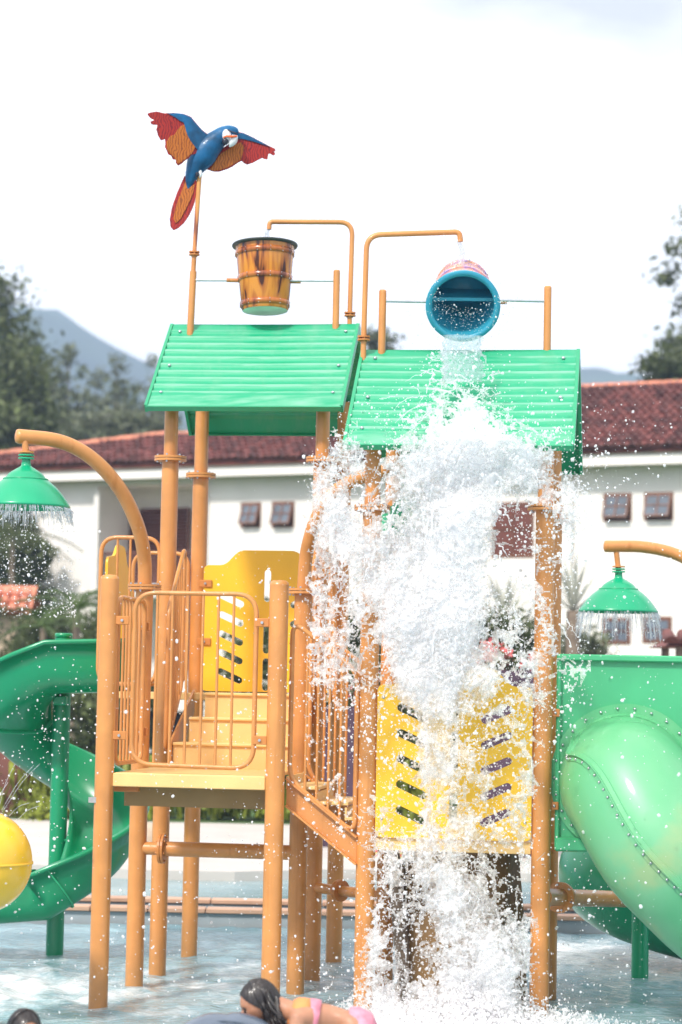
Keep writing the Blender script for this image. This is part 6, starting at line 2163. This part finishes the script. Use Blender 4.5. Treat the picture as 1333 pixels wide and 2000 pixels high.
# spray close to the cascade: clustered along warped streaks
N = 260000
X = rng.uniform(-.75, 2.1, N); Z = rng.uniform(.0, 4.35, N)
den = 0
for k in range(6):
    den = den + rho_at(X + rng.normal(0, .05, N), Z + rng.normal(0, .05, N)) / 6
cl = .5 + .5 * fbm(X * 6, Z * 5, 0 * X, 900, 4) * 1.8
pk = np.clip(den * 1.6, 0, .60) * np.clip(cl, .05, 1.4)
sel = rng.random(N) < pk * .27
X, Z = X[sel], Z[sel]
Y = base_depth(X, Z) - np.abs(rng.normal(0, .20, len(X))) + .02
Y = np.where(Z > 3.5, np.minimum(Y, base_depth(X, Z) - rng.uniform(0, .18, len(X))), Y)
r = np.clip(rng.lognormal(math.log(.0034), .55, len(X)), .0014, .013)
drops('cascade_drops', np.stack([X, Y, Z], 1), r, 'dense white drops flying round the falling sheet of water')
# mist of drops over the whole scene, thinning away from the cascade
N = 60000
X = rng.uniform(-2.3, 2.35, N); Z = rng.uniform(.02, 3.9, N)
dl = np.where(X < .3, np.exp(-((.3 - X) / 1.25) ** 1.5), np.where(X > 1.3, np.exp(-((X - 1.3) / .55) ** 1.3), 1))
hz = np.where(X < .3, np.clip((3.15 - Z) / .7 - (.3 - X) * .16, 0.02, 1), np.clip((4.1 - Z) / .6, .1, 1))
left_cloud = .5 * np.exp(-((X + 1.85) / .38) ** 2 - ((Z - 1.5) / .95) ** 2)
cl = np.clip(.55 + fbm(X * 4, Z * 4, 0 * X, 700, 4) * 1.3, .06, 1.6)
pk = np.clip((dl * hz * .42 + left_cloud * .6) * cl, 0, 1)
sel = rng.random(N) < pk
X, Z = X[sel], Z[sel]
Y = rng.uniform(13.1, 14.5, len(X)); far_ = rng.random(len(X)) < .35; Y = np.where(far_, rng.uniform(11.4, 16.2, len(X)), Y)
r = np.clip(rng.lognormal(math.log(.0030), .55, len(X)), .0012, .012)
drops('spray_drops', np.stack([X, Y, Z], 1), r, 'fine scattered water drops drifting across the towers and railings')

# crown of threads thrown up where the water hits the roof, and along the falling edges
th = MB()
imp = at(905, 745, 14.35)
for k in range(150):
    if k < 60:
        a = rng.uniform(0, 2 * math.pi)
        o_ = imp + Vector((rng.normal(0, .16), -.05, rng.normal(-.10, .10)))
        vel = Vector((math.cos(a) * rng.uniform(.3, 1.9), -rng.uniform(.1, .9), abs(math.sin(a)) * rng.uniform(.1, 1.25) - .3))
        T = rng.uniform(.05, .16)
    else:
        px_, py_ = rng.uniform(690, 1120), rng.uniform(860, 1250)
        o_ = at(px_, py_, 13.75)
        side = (px_ - 900) / 220
        vel = Vector((side * rng.uniform(.3, 1.1) + rng.normal(0, .3), -rng.uniform(0, .5), rng.uniform(-1.6, .7)))
        T = rng.uniform(.04, .11)
    n_ = 9
    pts = []
    for j in range(n_):
        t = T * j / (n_ - 1)
        pts.append(o_ + vel * t + Vector((0, 0, -4.9 * t * t)) + Vector((rng.normal(0, .004), rng.normal(0, .004), rng.normal(0, .004))))
    rr0 = rng.uniform(.003, .008)
    th.tube(pts, [rr0 * (1.1 - .75 * j / (n_ - 1)) * rng.uniform(.6, 1.4) for j in range(n_)], 5)
obj('water_threads', th, FROTH, kind='stuff', label='thin threads of water thrown out of the splash on the right roof', cat='water threads')

# narrow pours: into the upright bucket, onto the tipped one, from the bucket lip
def pour(name, label, p0, p1, r0, r1, seed, n=26, flat=1.0, wob=.008):
    rg = np.random.default_rng(seed)
    b = MB(); vs, fs = [], []
    S = 22
    for i in range(n + 1):
        f = i / n
        c = Vector(p0).lerp(Vector(p1), f)
        r = r0 + (r1 - r0) * f
        for k in range(S):
            a = 2 * math.pi * k / S
            q = r * (1 + .28 * mnoise.noise(Vector((math.cos(a) * 2.2, math.sin(a) * 2.2, f * 9 + seed))) + .18 * mnoise.noise(Vector((a * 4, f * 26, seed))))
            vs.append(c + Vector((math.cos(a) * q + wob * math.sin(f * 8 + seed), math.sin(a) * q * flat, 0)))
    for i in range(n):
        for k in range(S):
            fs.append((i * S + k, i * S + (k + 1) % S, (i + 1) * S + (k + 1) % S, (i + 1) * S + k))
    b.add(vs, fs, True)
    return obj(name, b, JET, kind='stuff', label=label, cat='water')


pour('water_pour', 'thin stream of water entering the upright woodgrain bucket', at(525, 447, d1), at(519, 486, d1), .014, .018, 3)
pour('water_pour', 'wavering stream falling from the right pipe onto the tipped bucket', at(899, 470, d2), at(905, 530, d2), .013, .022, 5)
lipp = at(903, 668, 14.42)
pour('water_pour', 'broad clear stream falling from the lip of the tipped bucket to the roof', at(903, 655, 14.40), at(903, 745, 14.36), .118, .128, 8, 34, .28)

# splash of drops on and round the tipped bucket
N = 2600
a = rng.uniform(0, 2 * math.pi, N); q = np.abs(rng.normal(0, 1, N))
cx_, cz_ = at(910, 560, 14.9).x, at(910, 560, 14.9).z
X = cx_ + np.cos(a) * (.20 + q * .13); Z = cz_ + np.sin(a) * (.17 + q * .10) - .02
keep = (Z > cz_ - .42)
X, Z = X[keep], Z[keep]
drops('bucket_drops', np.stack([X, rng.uniform(14.5, 15.2, len(X)), Z], 1), np.clip(rng.lognormal(math.log(.0024), .4, len(X)), .001, .007), 'small drops splashing off the tipped bucket against the sky')

# fringes of water falling off the three green shades
def fringe(name, label, c, r, length, n, seed, arc=(0, 2 * math.pi), mist=600):
    rg = np.random.default_rng(seed)
    b = MB()
    for k in range(n):
        a = rg.uniform(*arc)
        p = Vector(c) + Vector((r * math.cos(a), r * math.sin(a), -.01))
        Ln = length * rg.uniform(.2, 1) ** 1.4
        pts = [p + Vector((math.cos(a) * .03 * f, math.sin(a) * .03 * f, -Ln * f)) + Vector((rg.normal(0, .002), 0, 0)) for f in (0, .25, .5, .75, 1)]
        b.tube(pts, [.0028, .0034, .002, .003, .001], 5)
    obj(name, b, JET, kind='stuff', label=label, cat='water')
    a = rg.uniform(*arc, mist); t = rg.uniform(0, 1, mist) ** .8
    P = np.stack([c[0] + (r + .05 * t + rg.normal(0, .02, mist)) * np.cos(a), c[1] + (r + .04 * t) * np.sin(a), c[2] - .01 - t * length * 5.5], 1)
    drops('shade_drops', P, np.clip(rg.lognormal(math.log(.0032), .4, mist), .0014, .008), label.replace('fringe', 'drops below the fringe'))


fringe('water_fringe', 'ragged fringe of water hanging from the rim of the left green shade', at(49, 988, 14.85), .290, .13, 340, 11, mist=1500)
fringe('water_fringe', 'fringe of water streaming off the rim of the right green shade', at(1208, 1193, 17.6), .300, .24, 190, 12, mist=1300)
fringe('water_fringe', 'fringe of water off the middle shade inside the splash', at(800, 1040, 14.95), .262, .2, 200, 13, mist=300)
# thin jets from the yellow ball
b = MB()
for k, (x1, y1, x0, y0) in enumerate([(30, 1492, -4, 1585), (66, 1495, 4, 1582), (78, 1492, 8, 1582), (16, 1528, -8, 1588), (58, 1568, 18, 1594), (78, 1574, 34, 1602), (-30, 1480, -20, 1584)]):
    p0, p1 = at(x0, y0, 13.5), at(x1, y1, 13.45)
    mid = p0.lerp(p1, .55) + Vector((-.01, 0, .012))
    b.tube(smooth_path([p0, mid, p1], 6), .0018, 5)
obj('ball_jets', b, JET, kind='stuff', label='thin straight jets leaving the top of the yellow ball', cat='water')
# ground splash: low mounds of churned water where the cascade lands
N = 30000
a = rng.uniform(0, 2 * math.pi, N); q = np.abs(rng.normal(0, .40, N))
X = SPL.x + .1 + np.cos(a) * q * 1.15; Y = SPL.y - .12 + np.sin(a) * q * .9; Z = np.abs(rng.normal(0, .10, N)) * np.exp(-(q / .7) ** 2) + .005
drops('landing_drops', np.stack([X, Y, Z], 1), np.clip(rng.lognormal(math.log(.0048), .4, N), .002, .013), 'churned white drops where the cascade lands in the pool')

# ------------------------------------------------------------------ air
hz = bpy.data.materials.new('haze'); hz.use_nodes = True
n = hz.node_tree.nodes; n.clear()
o = n.new('ShaderNodeOutputMaterial'); pv_ = n.new('ShaderNodeVolumePrincipled')
pv_.inputs['Color'].default_value = (.55, .70, 1.0, 1)
pv_.inputs['Density'].default_value = .0007
pv_.inputs['Anisotropy'].default_value = .2
hz.node_tree.links.new(pv_.outputs[0], o.inputs['Volume'])
b = MB(); b.box((0, 1700, 104), (6400, 4800, 211)); hzo = obj('haze', b, None, kind='stuff', label='thin pale air over the whole place', cat='haze')
hzo.data.materials.append(hz)
